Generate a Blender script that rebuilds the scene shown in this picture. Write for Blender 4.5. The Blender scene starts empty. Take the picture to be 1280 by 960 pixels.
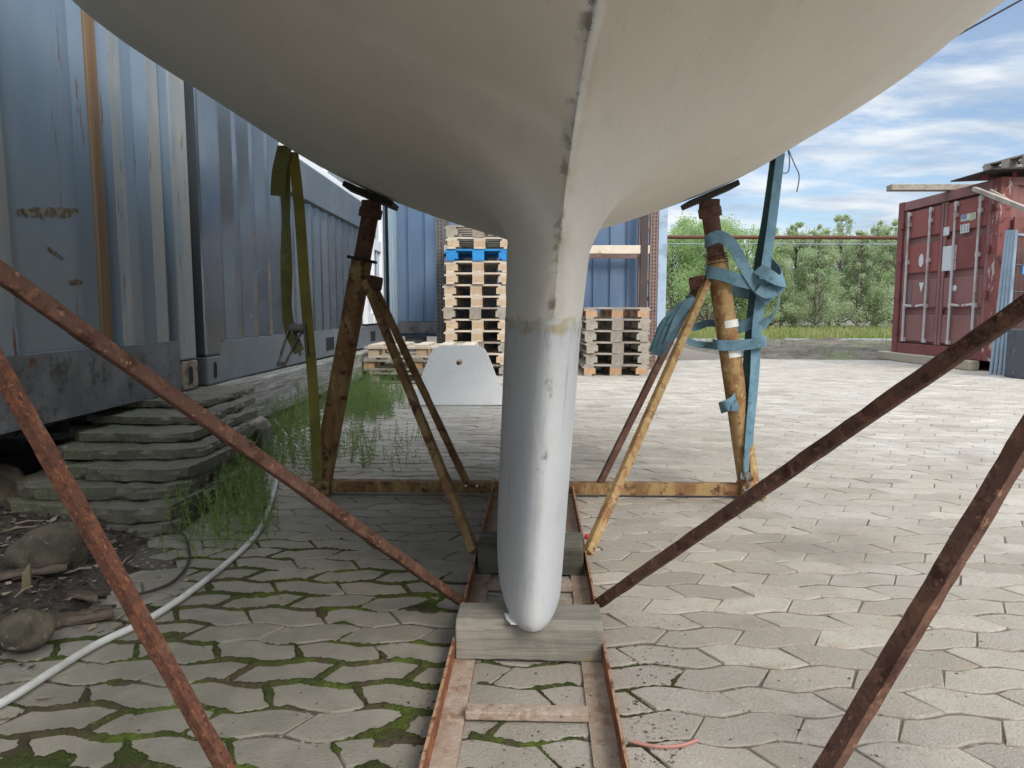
import bpy, bmesh, math, random
import numpy as np
from mathutils import Vector, Matrix, noise as mnoise
rnd = random.Random(7)
S = bpy.context.scene
COL = S.collection
R = math.radians

# ------------------------------------------------------------------ camera model
H, PITCH, F = 0.83, R(5.91), 889.0
CP, SP = math.cos(PITCH), math.sin(PITCH)
def ray(u, v):
    a, b = (u-640)/F, (480-v)/F
    return a, CP+b*SP, -SP+b*CP
def gp(u, v, z=0.0):
    """point of the horizontal plane z seen at photo position u, v"""
    x, y, d = ray(u, v); t = (z-H)/d
    return Vector((x*t, y*t, z))
def at(u, v, y):
    """point at depth y seen at photo position u, v"""
    x, yy, d = ray(u, v); t = y/yy
    return Vector((x*t, y, H+d*t))

cam = bpy.data.cameras.new('camera'); co = bpy.data.objects.new('camera', cam); COL.objects.link(co)
co.location = (0, 0, H); co.rotation_euler = (math.pi/2-PITCH, 0, 0)
cam.sensor_width = 36; cam.lens = 36*F/1280; cam.clip_start = 0.02; cam.clip_end = 2000
S.camera = co
S.render.resolution_x, S.render.resolution_y = 1024, 768

# ------------------------------------------------------------------ object helpers
def tag(o, label=None, cat=None, group=None, kind=None):
    if label: o['label'] = label
    if cat: o['category'] = cat
    if group: o['group'] = group
    if kind: o['kind'] = kind
    return o
def thing(name, label, cat, loc=(0, 0, 0), rz=0, group=None):
    o = bpy.data.objects.new(name, None); COL.objects.link(o)
    o.location = loc; o.rotation_euler = (0, 0, rz); o.empty_display_size = .1
    return tag(o, label, cat, group)
def copy_tree(o, parent=None):
    c = o.copy(); COL.objects.link(c)
    if parent: c.parent = parent
    for ch in list(o.children): copy_tree(ch, c)
    return c

class MB:
    def __init__(s): s.v = []; s.f = []; s.m = []
    def add(s, vs, fs, m=0):
        n = len(s.v); s.v += [tuple(p) for p in vs]
        s.f += [tuple(i+n for i in f) for f in fs]; s.m += [m]*len(fs); return s
    def box(s, c, size, rot=None, m=0):
        hx, hy, hz = [k/2 for k in size]; c = Vector(c)
        P = [Vector((x, y, z)) for z in (-hz, hz) for x, y in ((-hx, -hy), (hx, -hy), (hx, hy), (-hx, hy))]
        if rot is not None: P = [rot @ p for p in P]
        return s.add([p+c for p in P], [(3, 2, 1, 0), (4, 5, 6, 7), (0, 1, 5, 4), (1, 2, 6, 5), (2, 3, 7, 6), (3, 0, 4, 7)], m)
    def span(s, a, b, m=0):
        a, b = Vector(a), Vector(b); return s.box((a+b)/2, [abs(k) for k in (b-a)], None, m)
    def extrude(s, prof, p0, p1, up=(0, 0, 1), m=0, nseg=1, jit=0):
        """closed 2D profile (right, up) carried from p0 to p1"""
        p0, p1 = Vector(p0), Vector(p1); d = (p1-p0).normalized(); up = Vector(up)
        r = d.cross(up).normalized(); u = r.cross(d).normalized()
        n = len(prof); vs = []
        for k in range(nseg+1):
            c = p0.lerp(p1, k/nseg)
            for a, b in prof:
                vs.append(c+r*(a+rnd.uniform(-jit, jit))+u*(b+rnd.uniform(-jit, jit)))
        fs = []
        for k in range(nseg):
            for i in range(n):
                j = (i+1) % n; fs.append((k*n+i, k*n+j, (k+1)*n+j, (k+1)*n+i))
        fs.append(tuple(range(n-1, -1, -1))); fs.append(tuple(nseg*n+i for i in range(n)))
        return s.add(vs, fs, m)
    def bar(s, p0, p1, w, h, up=(0, 0, 1), m=0, nseg=1, jit=0):
        return s.extrude([(-w/2, -h/2), (w/2, -h/2), (w/2, h/2), (-w/2, h/2)], p0, p1, up, m, nseg, jit)
    def tube(s, pts, r, n=10, m=0):
        pts = [Vector(p) for p in pts]; rs = r if isinstance(r, (list, tuple)) else [r]*len(pts)
        vs = []; u = None
        for i, p in enumerate(pts):
            d = (pts[min(i+1, len(pts)-1)]-pts[max(i-1, 0)]).normalized()
            if u is None:
                u = d.orthogonal().normalized()
            u = (u-d*u.dot(d)).normalized(); w = d.cross(u)
            for k in range(n):
                a = 2*math.pi*k/n; vs.append(p+(u*math.cos(a)+w*math.sin(a))*rs[i])
        fs = []
        for i in range(len(pts)-1):
            for k in range(n):
                j = (k+1) % n; fs.append((i*n+k, i*n+j, (i+1)*n+j, (i+1)*n+k))
        fs.append(tuple(range(n-1, -1, -1))); fs.append(tuple((len(pts)-1)*n+k for k in range(n)))
        return s.add(vs, fs, m)
    def ribbon(s, pts, sides, th=.0025, m=0):
        """flat strap: pts with a half-width vector at each"""
        pts = [Vector(p) for p in pts]; sides = [Vector(q) for q in sides]; vs = []
        for i, p in enumerate(pts):
            d = (pts[min(i+1, len(pts)-1)]-pts[max(i-1, 0)]).normalized()
            nn = d.cross(sides[i]).normalized()*th/2
            vs += [p-sides[i]-nn, p+sides[i]-nn, p+sides[i]+nn, p-sides[i]+nn]
        fs = []
        for i in range(len(pts)-1):
            for k in range(4):
                j = (k+1) % 4; fs.append((i*4+k, i*4+j, i*4+4+j, i*4+4+k))
        e = (len(pts)-1)*4
        fs += [(3, 2, 1, 0), (e, e+1, e+2, e+3)]
        return s.add(vs, fs, m)
    def build(s, name, mats, parent=None, smooth=False, bevel=0, seg=2, autosmooth=None):
        me = bpy.data.meshes.new(name); me.from_pydata(s.v, [], s.f)
        if not isinstance(mats, (list, tuple)): mats = [mats]
        for mm in mats: me.materials.append(mm)
        me.polygons.foreach_set('material_index', s.m)
        bm = bmesh.new(); bm.from_mesh(me); bmesh.ops.recalc_face_normals(bm, faces=bm.faces); bm.to_mesh(me); bm.free()
        if smooth: me.polygons.foreach_set('use_smooth', [True]*len(me.polygons))
        if autosmooth is not None:
            me.polygons.foreach_set('use_smooth', [True]*len(me.polygons)); me.set_sharp_from_angle(angle=R(autosmooth))
        o = bpy.data.objects.new(name, me); COL.objects.link(o)
        if parent: o.parent = parent
        if bevel:
            b = o.modifiers.new('bevel', 'BEVEL'); b.width = bevel; b.segments = seg; b.limit_method = 'ANGLE'; b.angle_limit = R(40)
        me.update(); return o

def spline(pts, n=8):
    """Catmull-Rom through the points"""
    P = [Vector(p) for p in pts]; out = []
    for i in range(len(P)-1):
        a, b, c, d = P[max(i-1, 0)], P[i], P[i+1], P[min(i+2, len(P)-1)]
        for k in range(n):
            t = k/n
            out.append(.5*((2*b)+(c-a)*t+(2*a-5*b+4*c-d)*t*t+(3*b-a-3*c+d)*t**3))
    out.append(P[-1]); return out
def interp(x, xs, ys): return float(np.interp(x, xs, ys))
def sm(a, b, x):
    t = np.clip((x-a)/(b-a), 0, 1); return t*t*(3-2*t)
def vnoise(x, y, seed=0):
    """numpy value noise in 0..1"""
    xi, yi = np.floor(x).astype(np.int64), np.floor(y).astype(np.int64); fx, fy = x-xi, y-yi
    fx, fy = fx*fx*(3-2*fx), fy*fy*(3-2*fy)
    def h(a, b):
        n = (a*374761393+b*668265263+seed*974711) & 0x7fffffff
        n = ((n ^ (n >> 13))*1274126177) & 0x7fffffff
        return ((n ^ (n >> 16)) & 0xffff)/65535.
    return (h(xi, yi)*(1-fx)+h(xi+1, yi)*fx)*(1-fy)+(h(xi, yi+1)*(1-fx)+h(xi+1, yi+1)*fx)*fy
def fbm(x, y, seed=0, o=4):
    t = 0; a = .5
    for k in range(o): t = t+a*vnoise(x*2**k, y*2**k, seed+k); a *= .5
    return t/(1-.5**o)

# ------------------------------------------------------------------ materials
class NT:
    def __init__(s, name):
        s.m = bpy.data.materials.new(name); s.m.use_nodes = True; s.t = s.m.node_tree; s.n = s.t.nodes
        s.b = s.n['Principled BSDF']; s.tc = s.n.new('ShaderNodeTexCoord')
    def link(s, a, b): s.t.links.new(a, b)
    def noise(s, scale, detail=6, stretch=(1, 1, 1), rough=.6, off=(0, 0, 0), src=None):
        mp = s.n.new('ShaderNodeMapping'); mp.inputs['Scale'].default_value = stretch; mp.inputs['Location'].default_value = off
        s.link(src or s.tc.outputs['Object'], mp.inputs['Vector'])
        no = s.n.new('ShaderNodeTexNoise'); no.inputs['Scale'].default_value = scale; no.inputs['Detail'].default_value = detail
        no.inputs['Roughness'].default_value = rough; s.link(mp.outputs[0], no.inputs['Vector']); return no.outputs['Fac']
    def ramp(s, val, lo, hi, a=0., b=1.):
        mr = s.n.new('ShaderNodeMapRange'); mr.interpolation_type = 'SMOOTHSTEP'
        for k, x in zip(('From Min', 'From Max', 'To Min', 'To Max'), (lo, hi, a, b)): mr.inputs[k].default_value = x
        s.link(val, mr.inputs['Value']); return mr.outputs[0]
    def math(s, op, a, b=None):
        m = s.n.new('ShaderNodeMath'); m.operation = op
        for i, x in enumerate((a, b)):
            if x is None: continue
            if isinstance(x, (int, float)): m.inputs[i].default_value = x
            else: s.link(x, m.inputs[i])
        return m.outputs[0]
    def mix(s, fac, a, b, mode='MIX'):
        m = s.n.new('ShaderNodeMix'); m.data_type = 'RGBA'; m.blend_type = mode
        if isinstance(fac, (int, float)): m.inputs[0].default_value = fac
        else: s.link(fac, m.inputs[0])
        for i, x in ((6, a), (7, b)):
            if isinstance(x, tuple): m.inputs[i].default_value = (*x, 1)
            else: s.link(x, m.inputs[i])
        return m.outputs[2]
    def attr(s, name):
        a = s.n.new('ShaderNodeAttribute'); a.attribute_name = name; return a
    def done(s, color, rough=.7, metal=0, bump=0, bval=None, dist=.01, spec=.5):
        if isinstance(color, tuple): s.b.inputs['Base Color'].default_value = (*color, 1)
        else: s.link(color, s.b.inputs['Base Color'])
        if isinstance(rough, (int, float)): s.b.inputs['Roughness'].default_value = rough
        else: s.link(rough, s.b.inputs['Roughness'])
        if isinstance(metal, (int, float)): s.b.inputs['Metallic'].default_value = metal
        else: s.link(metal, s.b.inputs['Metallic'])
        s.b.inputs['Specular IOR Level'].default_value = spec
        if bump and bval is not None:
            bp = s.n.new('ShaderNodeBump'); bp.inputs['Strength'].default_value = bump; bp.inputs['Distance'].default_value = dist
            s.link(bval, bp.inputs['Height']); s.link(bp.outputs[0], s.b.inputs['Normal'])
        return s.m

def M(name, c1, layers=(), rough=.7, metal=0, bump=0, bscale=40, bstretch=(1, 1, 1), dist=.005, spec=.4):
    """base colour with noise-masked layers (colour, scale, lo, hi, stretch)"""
    t = NT(name); c = c1
    for i, L in enumerate(layers):
        col, sc, lo, hi = L[:4]; st = L[4] if len(L) > 4 else (1, 1, 1)
        c = t.mix(t.ramp(t.noise(sc, 8, st, .65, (i*3.1, i*1.7, i*2.3)), lo, hi), c, col)
    return t.done(c, rough, metal, bump, t.noise(bscale, 6, bstretch) if bump else None, dist, spec)

RUST_D = (.05, .018, .010); RUST_R = (.15, .045, .020); RUST_O = (.28, .10, .03)
m_rust = M('rusty steel', (.115, .056, .038), [(RUST_D, 18, .48, .64), ((.17, .082, .05), 34, .50, .62), ((.30, .17, .10), 70, .58, .70), ((.045, .02, .016), 110, .58, .68)], .85, 0, .6, 90, dist=.004)
m_rust_m = M('red brown rusty angle iron', (.095, .036, .021), [((.15, .055, .027), 60, .46, .60), ((.05, .02, .014), 110, .52, .64), ((.28, .13, .06), 160, .57, .68), ((.17, .085, .05), 18, .56, .68)], .85, 0, .6, 110, dist=.003)
m_rust_l = M('rusty steel worn edge', (.20, .065, .03), [((.33, .13, .05), 22, .45, .62), ((.07, .025, .015), 45, .56, .66), ((.42, .20, .09), 60, .62, .72)], .85, 0, .6, 90, dist=.004)
m_rust_dirt = M('dusty rusted flange', (.36, .28, .215), [((.27, .165, .11), 18, .50, .66), ((.44, .37, .30), 40, .5, .65), ((.10, .06, .04), 90, .6, .7)], .9, 0, .7, 120, dist=.004)
m_mustard = M('mustard paint over rust', (.34, .22, .09), [((.23, .11, .045), 16, .46, .58, (1, 1, .5)), ((.42, .31, .15), 35, .52, .66), (RUST_D, 55, .6, .68)], .75, 0, .5, 90, dist=.003)
m_mustard_r = M('brown rust with paint remains', (.21, .11, .045), [((.33, .22, .095), 9, .46, .58, (1, 1, .4)), ((.09, .035, .02), 25, .52, .64), ((.40, .28, .13), 50, .62, .7)], .8, 0, .5, 90, dist=.003)
m_postred = M('dark red rust', (.105, .05, .036), [((.16, .08, .055), 20, .5, .62), (RUST_D, 40, .55, .66)], .8, 0, .4, 90, dist=.003)
m_white_paint = M('white paint mark', (.72, .72, .68), [((.40, .35, .28), 60, .6, .7)], .6)
m_black = M('dark grimy plank', (.025, .022, .02), [((.06, .05, .04), 20, .5, .7)], .8)

# ------------------------------------------------------------------ light and sky
SUN_DIR = Vector((.52, -.80, 0)).normalized(); SUN_EL = R(38)
w = bpy.data.worlds.new('World'); S.world = w; w.use_nodes = True
nt = w.node_tree; N = nt.nodes; L = nt.links
bg = N['Background']; sky = N.new('ShaderNodeTexSky'); sky.sky_type = 'NISHITA'; sky.sun_disc = False
sky.sun_elevation = SUN_EL; sky.sun_rotation = math.atan2(SUN_DIR.x, SUN_DIR.y)
sky.air_density = 1.0; sky.dust_density = .6; sky.ozone_density = 1.5
tc = N.new('ShaderNodeTexCoord'); sep = N.new('ShaderNodeSeparateXYZ'); L.new(tc.outputs['Generated'], sep.inputs[0])
def wm(op, a, b=None, c=None):
    m = N.new('ShaderNodeMath'); m.operation = op
    for i, x in enumerate((a, b, c)):
        if x is None: continue
        if isinstance(x, (int, float)): m.inputs[i].default_value = x
        else: L.new(x, m.inputs[i])
    return m.outputs[0]
zc_ = wm('MAXIMUM', sep.outputs[2], 0.0); den = wm('ADD', zc_, .16)
cmb = N.new('ShaderNodeCombineXYZ'); L.new(wm('DIVIDE', sep.outputs[0], den), cmb.inputs[0]); L.new(wm('DIVIDE', sep.outputs[1], den), cmb.inputs[1])
def wnoise(sc, det, off, rough=.55):
    mp = N.new('ShaderNodeMapping'); mp.inputs['Location'].default_value = off; mp.inputs['Scale'].default_value = (.75, 1.25, 1)
    L.new(cmb.outputs[0], mp.inputs[0])
    n = N.new('ShaderNodeTexNoise'); n.inputs['Scale'].default_value = sc; n.inputs['Detail'].default_value = det
    n.inputs['Roughness'].default_value = rough; n.inputs['Distortion'].default_value = .25; L.new(mp.outputs[0], n.inputs['Vector']); return n.outputs['Fac']
def wramp(v, lo, hi, a=0, b=1):
    mr = N.new('ShaderNodeMapRange'); mr.interpolation_type = 'SMOOTHSTEP'
    for k, x in zip(('From Min', 'From Max', 'To Min', 'To Max'), (lo, hi, a, b)): mr.inputs[k].default_value = x
    L.new(v, mr.inputs['Value']); return mr.outputs[0]
cov = wramp(wnoise(2.7, 10, (2.3, .4, 0), .6), .38, .62, .15, 1.0)
shade = wramp(wnoise(2.0, 8, (7.1, 3.2, 0)), .36, .60)
cm = N.new('ShaderNodeMix'); cm.data_type = 'RGBA'; L.new(shade, cm.inputs[0])
cm.inputs[6].default_value = (3.6, 4.4, 5.5, 1); cm.inputs[7].default_value = (6.7, 7.0, 7.3, 1)
zen = wm('MULTIPLY_ADD', wm('MAXIMUM', wm('SUBTRACT', zc_, .36), 0.0), 5.4, .70)
cz = N.new('ShaderNodeVectorMath'); cz.operation = 'SCALE'; L.new(cm.outputs[2], cz.inputs[0]); L.new(zen, cz.inputs['Scale'])
skb = N.new('ShaderNodeVectorMath'); skb.operation = 'MULTIPLY'; skb.inputs[1].default_value = (.75, .78, .82); L.new(sky.outputs[0], skb.inputs[0])
fin = N.new('ShaderNodeMix'); fin.data_type = 'RGBA'; L.new(cov, fin.inputs[0]); L.new(skb.outputs[0], fin.inputs[6]); L.new(cz.outputs[0], fin.inputs[7])
L.new(fin.outputs[2], bg.inputs['Color']); bg.inputs['Strength'].default_value = .1
sl = bpy.data.lights.new('sun', 'SUN'); so = bpy.data.objects.new('sun', sl); COL.objects.link(so)
sl.energy = 1.5; sl.angle = R(24); sl.color = (1, .94, .86)
so.rotation_euler = (Vector((SUN_DIR.x*math.cos(SUN_EL), SUN_DIR.y*math.cos(SUN_EL), math.sin(SUN_EL)))).to_track_quat('Z', 'Y').to_euler()
S.view_settings.view_transform = 'Standard'; S.view_settings.look = 'None'; S.view_settings.gamma = 1
S.view_settings.exposure = 0.98
S.render.film_transparent = False
S.cycles.max_bounces = 14; S.cycles.diffuse_bounces = 8; S.cycles.transmission_bounces = 12

# ------------------------------------------------------------------ ground
# terrain sheet: soil under the joints, gravel beyond the paving
t = NT('sandy soil')
sx = t.n.new('ShaderNodeSeparateXYZ'); t.link(t.tc.outputs['Object'], sx.inputs[0])
c = t.mix(t.ramp(sx.outputs[0], -.2, .5), (.075, .062, .045), (.155, .128, .095))
c = t.mix(t.ramp(t.noise(3, 8), .45, .7), c, (.13, .11, .085))
c = t.mix(t.ramp(t.noise(60, 4), .55, .7), c, (.30, .28, .24))
m_soil = t.done(c, .95, 0, .5, t.noise(80, 6), .01)
g = MB(); g.add([(-400, -100, -.0032), (400, -100, -.0032), (400, 800, -.0032), (-400, 800, -.0032)], [(0, 1, 2, 3)])
tag(g.build('ground', m_soil), kind='structure')

PL, PH, PA, JG = .200, .100, .0125, .0038          # paver length, row, wave amplitude, half joint
PROT = -R(1.0)
cr, sr = math.cos(PROT), math.sin(PROT)
def pw(x): # the wavy course line
    ph = (x/PL) % 1.0
    return PA*(.75*(1-4*abs(ph-.5))+.25*-math.cos(2*math.pi*ph))
pv, pf, tint = [], [], []
rp = random.Random(3)
def keep(x, y):
    if y < .3 or y > 12.1+.25*math.sin(x*1.7): return False
    if x > 13.5: return False
    lim = interp(y, [.3, 1.5, 2.2, 2.6, 4.0, 9, 12], [-1.55, -1.42, -1.22, -1.4, -1.62, -1.62, -1.6])
    return x > lim+.05*math.sin(y*9)
for row in range(-2, 128):
    y0 = row*PH
    off = .25*PL if row % 2 == 0 else .75*PL
    sl_ = (-1 if row % 2 == 0 else 1)*.022
    for k in range(-14, 72):
        xa, xb = k*PL+off, (k+1)*PL+off
        xm = (xa+xb)/2
        X0, Y0 = xm*cr-(y0+.05)*sr, xm*sr+(y0+.05)*cr
        if not keep(X0, Y0): continue
        jg = JG*(.80 if X0 > .4 else 1.2)*rp.uniform(.6, 1.35); ju = jg*rp.uniform(.3, .65)
        n = 7; out = []
        for i in range(n):
            s_ = i/(n-1); x = (xa-sl_+ju)*(1-s_)+(xb-sl_-ju)*s_; ck = .006 if i in (0, n-1) else 0; out.append((x, y0+jg+ck*.5+pw(x)))
        for i in range(n):
            s_ = 1-i/(n-1); x = (xa+sl_+ju)*(1-s_)+(xb+sl_-ju)*s_; ck = .006 if i in (0, n-1) else 0; out.append((x, y0+PH-jg-ck*.5+pw(x)))
        cx_, cy_ = xm, y0+PH/2
        if rp.random() < .04: cx_ += .004
        dz = min(.0026, max(-.0004, rp.gauss(.0006, .0012))); tx, ty = max(-.011, min(.011, rp.gauss(0, .007))), max(-.02, min(.02, rp.gauss(0, .012)))
        br = .0032
        base = len(pv); m_ = len(out); jit = [(rp.gauss(0, .0013), rp.gauss(0, .0017)) for _ in out]
        for lev, (ins, zz) in enumerate(((0, -.016), (0, -.005), (br*.4, -.0012), (br, 0))):
            for (x, y), (ja, jb) in zip(out, jit):
                dx, dy = cx_-x, cy_-y
                X = x+ja+ins*math.copysign(1, dx)*min(1, abs(dx)/.05); Y = y+jb+ins*math.copysign(1, dy)*min(1, abs(dy)/.02)
                Z = zz+(dz+(X-cx_)*tx+(Y-cy_)*ty if lev else 0)
                pv.append((X*cr-Y*sr, X*sr+Y*cr, Z))
        for lev in range(3):
            for i in range(m_):
                j = (i+1) % m_; pf.append((base+lev*m_+i, base+lev*m_+j, base+(lev+1)*m_+j, base+(lev+1)*m_+i))
        pf.append(tuple(base+3*m_+i for i in range(m_)))
        q = rp.gauss(.5, .19)
        if rp.random() < .012 and X0 > .3: q = 1.5
        tint += [q]*(4*m_)
me = bpy.data.meshes.new('paving'); me.from_pydata(pv, [], pf)
a = me.attributes.new('tint', 'FLOAT', 'POINT'); a.data.foreach_set('value', tint)
t = NT('concrete paver')
ti = t.attr('tint').outputs['Fac']
c = t.mix(ti, (.27, .237, .194), (.455, .41, .345))
c = t.mix(t.ramp(t.noise(5, 6), .35, .7, 0, .55), c, (.30, .26, .20))
c = t.mix(t.ramp(t.noise(1.1, 5), .52, .72, 0, .6), c, (.44, .42, .385))
c = t.mix(t.ramp(t.noise(1.9, 7, off=(5, 3, 0)), .52, .68, 0, .55), c, (.205, .18, .145))
c = t.mix(t.ramp(t.noise(9, 6, off=(1, 7, 0)), .58, .70, 0, .5), c, (.36, .27, .19))
c = t.mix(t.ramp(t.noise(38, 5), .55, .75, 0, .5), c, (.20, .175, .14))
c = t.mix(t.ramp(t.noise(170, 2), .60, .70, 0, .55), c, (.14, .125, .11))
c = t.mix(t.ramp(t.noise(140, 2, off=(4, 2, 1)), .62, .72, 0, .5), c, (.58, .55, .5))
sx = t.n.new('ShaderNodeSeparateXYZ'); t.link(t.tc.outputs['Object'], sx.inputs[0])
# damp grey film of algae on the pavers by the containers
alg = t.math('MULTIPLY', t.ramp(sx.outputs[0], .30, -.45, 0, .88), t.ramp(sx.outputs[1], 3.6, 2.2))
alg = t.math('MULTIPLY', alg, t.ramp(t.noise(2.2, 6), .25, .6, .45, 1))
c = t.mix(alg, c, t.mix(t.ramp(t.noise(12, 6), .4, .65), (.165, .155, .12), (.215, .20, .16)))
m_pave = t.done(c, .88, 0, .8, t.noise(150, 6), .004)
me.materials.append(m_pave)
po = bpy.data.objects.new('paving', me); COL.objects.link(po); tag(po, kind='structure')

# moss welling out of the joints, one height field
def joint_dist(X, Y):
    x = X*cr+Y*sr; y = -X*sr+Y*cr
    ph = (x/PL) % 1.0; wv = PA*(.75*(1-4*np.abs(ph-.5))+.25*-np.cos(2*np.pi*ph))
    yy = (y-wv)/PH; row = np.floor(yy); fy = yy-row
    d1 = np.minimum(fy, 1-fy)*PH
    off = np.where(row % 2 == 0, .25*PL, .75*PL); sl__ = np.where(row % 2 == 0, -1, 1)*.022
    xx = x-off-sl__*(2*fy-1); fx = (xx/PL) % 1.0; d2 = np.minimum(fx, 1-fx)*PL
    return np.minimum(d1, d2)
st = .0055
gx = np.arange(-1.5, 1.0, st); gy = np.arange(.9, 2.9, st); GX, GY = np.meshgrid(gx, gy)
d = joint_dist(GX+.006*(fbm(GX*40, GY*40, 5)-.5), GY+.006*(fbm(GX*40, GY*40, 9)-.5))
reg = sm(-1.45, -1.0, GX)*sm(.35, -.25, GX)*sm(2.75, 2.15, GY)+.35*sm(.7, .2, GX)*sm(1.9, 1.5, GY)
amt = reg*sm(.34, .60, fbm(GX*4.5, GY*4.5, 21))
wid = .0015+.0085*amt+.030*amt*sm(.60, .78, fbm(GX*8, GY*8, 33))
wid = wid*(.45+.65*fbm(GX*70, GY*70, 41, 3))
offr = np.abs(GX-(-.0203+.0365*GY)); wid = np.where((offr > .112) & (offr < .19), -.01, wid)
Z = -.0065+(.0085+.005*amt)*sm(-.003, .005, wid-d)*(.7+.3*sm(0, .5, amt))+.0055*(fbm(GX*130, GY*130, 51, 3)-.5)*sm(0, .003, wid-d)
Z = np.where(reg < .02, -.03, Z)
ny_, nx_ = GX.shape
idx = np.arange(nx_*ny_).reshape(ny_, nx_)
keepc = (Z[:-1, :-1] > -.0045) | (Z[1:, 1:] > -.0045) | (Z[1:, :-1] > -.0045) | (Z[:-1, 1:] > -.0045)
q = np.stack([idx[:-1, :-1][keepc], idx[:-1, 1:][keepc], idx[1:, 1:][keepc], idx[1:, :-1][keepc]], -1)
used, inv = np.unique(q, return_inverse=True)
me = bpy.data.meshes.new('moss'); V = np.stack([GX.ravel(), GY.ravel(), Z.ravel()], -1)[used]
me.from_pydata(V.tolist(), [], inv.reshape(q.shape).tolist())
me.polygons.foreach_set('use_smooth', [True]*len(me.polygons))
m_moss = M('moss', (.052, .064, .020), [((.085, .115, .022), 6, .48, .62), ((.070, .056, .036), 8, .46, .60), ((.13, .165, .035), 60, .58, .72), ((.03, .032, .014), 90, .56, .68)], .95, 0, 1, 220, dist=.006, spec=.1)
me.materials.append(m_moss); mo = bpy.data.objects.new('moss', me); COL.objects.link(mo)
tag(mo, 'green moss growing in the paving joints', 'moss', kind='stuff')

# soil heap with litter under and beside the containers
def sheet(name, x0, x1, y0, y1, st, fn, mat, smooth=True):
    X, Y = np.meshgrid(np.arange(x0, x1+st/2, st), np.arange(y0, y1+st/2, st)); Zz = fn(X, Y)
    n_, m_ = X.shape; I = np.arange(n_*m_).reshape(n_, m_)
    me = bpy.data.meshes.new(name); me.from_pydata(np.stack([X.ravel(), Y.ravel(), Zz.ravel()], -1).tolist(), [], np.stack([I[:-1, :-1].ravel(), I[:-1, 1:].ravel(), I[1:, 1:].ravel(), I[1:, :-1].ravel()], -1).tolist())
    if smooth: me.polygons.foreach_set('use_smooth', [True]*len(me.polygons))
    me.materials.append(mat); o = bpy.data.objects.new(name, me); COL.objects.link(o); return o
m_dirt = M('dark litter soil', (.075, .06, .045), [((.035, .028, .022), 14, .45, .6), ((.15, .125, .095), 40, .55, .68), ((.22, .20, .17), 90, .64, .72)], .95, 0, 1, 70, dist=.02)
def heap(X, Y):
    lim = np.interp(Y, [.3, 1.2, 1.6, 1.8, 2.1, 2.45, 4.2, 11], [-1.35, -1.28, -1.16, -1.04, -1.05, -1.2, -1.5, -1.5])
    s_ = sm(.02, -.36, X-lim+.14*(fbm(X*5, Y*5, 71)-.5))
    return -.03+s_*(.055+.06*fbm(X*4, Y*4, 75)+.035*fbm(X*18, Y*18, 77))
tag(sheet('soil', -4.2, -.95, .3, 11, .022, heap, m_dirt), kind='structure')
def bank(X, Y):
    s_ = sm(11.6, 13.2, Y)*sm(18.2, 17.2, Y)
    return -.03+s_*(.03+.16*fbm(X*.8, Y*.8, 81)+.09*fbm(X*4, Y*4, 83))*sm(3.5, 5, X)
m_bank = M('gravelly bank', (.15, .125, .095), [((.08, .066, .045), 2.5, .42, .60), ((.13, .15, .06), 1.2, .52, .68), ((.33, .31, .28), 12, .58, .7)], .95, 0, 1, 14, dist=.06)
tag(sheet('gravel_bank', 2.5, 30, 11.4, 18.4, .11, bank, m_bank), kind='structure')
m_verge = M('verge turf', (.17, .185, .045), [((.23, .225, .075), .7, .45, .65), ((.08, .11, .03), 2.5, .5, .65)], .95, 0, .5, 9, dist=.05, spec=.1)
g = MB(); g.add([(-60, 18.3, -.004), (90, 18.3, -.004), (90, 300, -.004), (-60, 300, -.004)], [(0, 1, 2, 3)])
tag(g.build('verge', m_verge), kind='structure')
k = MB(); k.span((2, 17.7, -.02), (60, 17.86, .10)); tag(k.build('kerb', M('kerb concrete', (.42, .41, .39), [((.25, .23, .2), 6, .5, .65)], .9), bevel=.01), kind='structure')

def blades(name, spots, mat, kind='stuff', label=None, cat=None, wid=(.0012, .0022)):
    """thin bent leaves: (x, y, z, height, lean)"""
    vs, fs = [], []
    for x, y, z, h, ln, wdt in spots:
        a = rnd.uniform(0, 6.28); b = a+rnd.uniform(1, 2); ca, sa = math.cos(a)*wdt, math.sin(a)*wdt
        lx, ly = math.cos(b)*ln, math.sin(b)*ln; n = len(vs)
        vs += [(x-ca, y-sa, z), (x+ca, y+sa, z), (x+lx*.35+ca*.8, y+ly*.35+sa*.8, z+h*.6), (x+lx*.35-ca*.8, y+ly*.35-sa*.8, z+h*.6), (x+lx, y+ly, z+h)]
        fs += [(n, n+1, n+2, n+3), (n+3, n+2, n+4)]
    me = bpy.data.meshes.new(name); me.from_pydata(vs, [], fs); me.materials.append(mat)
    o = bpy.data.objects.new(name, me); COL.objects.link(o); return tag(o, label, cat, None, kind)
def leafmat(name, a, b, c3, sc=3, trans=.35):
    t = NT(name); c = t.mix(t.ramp(t.noise(sc, 3), .38, .62), a, b); c = t.mix(t.ramp(t.noise(sc*6, 2), .5, .7), c, c3)
    t.done(c, .65, spec=.25); d = t.n.new('ShaderNodeBsdfTranslucent'); t.link(c, d.inputs['Color'])
    mx = t.n.new('ShaderNodeMixShader'); mx.inputs[0].default_value = trans; t.link(t.b.outputs[0], mx.inputs[1]); t.link(d.outputs[0], mx.inputs[2])
    t.link(mx.outputs[0], t.n['Material Output'].inputs['Surface']); return t.m
m_weed = leafmat('fresh weeds', (.19, .29, .08), (.28, .37, .12), (.13, .20, .06), 5)
m_grass = leafmat('verge grass', (.22, .26, .07), (.30, .31, .11), (.14, .19, .05), .8)
sp = []
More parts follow.
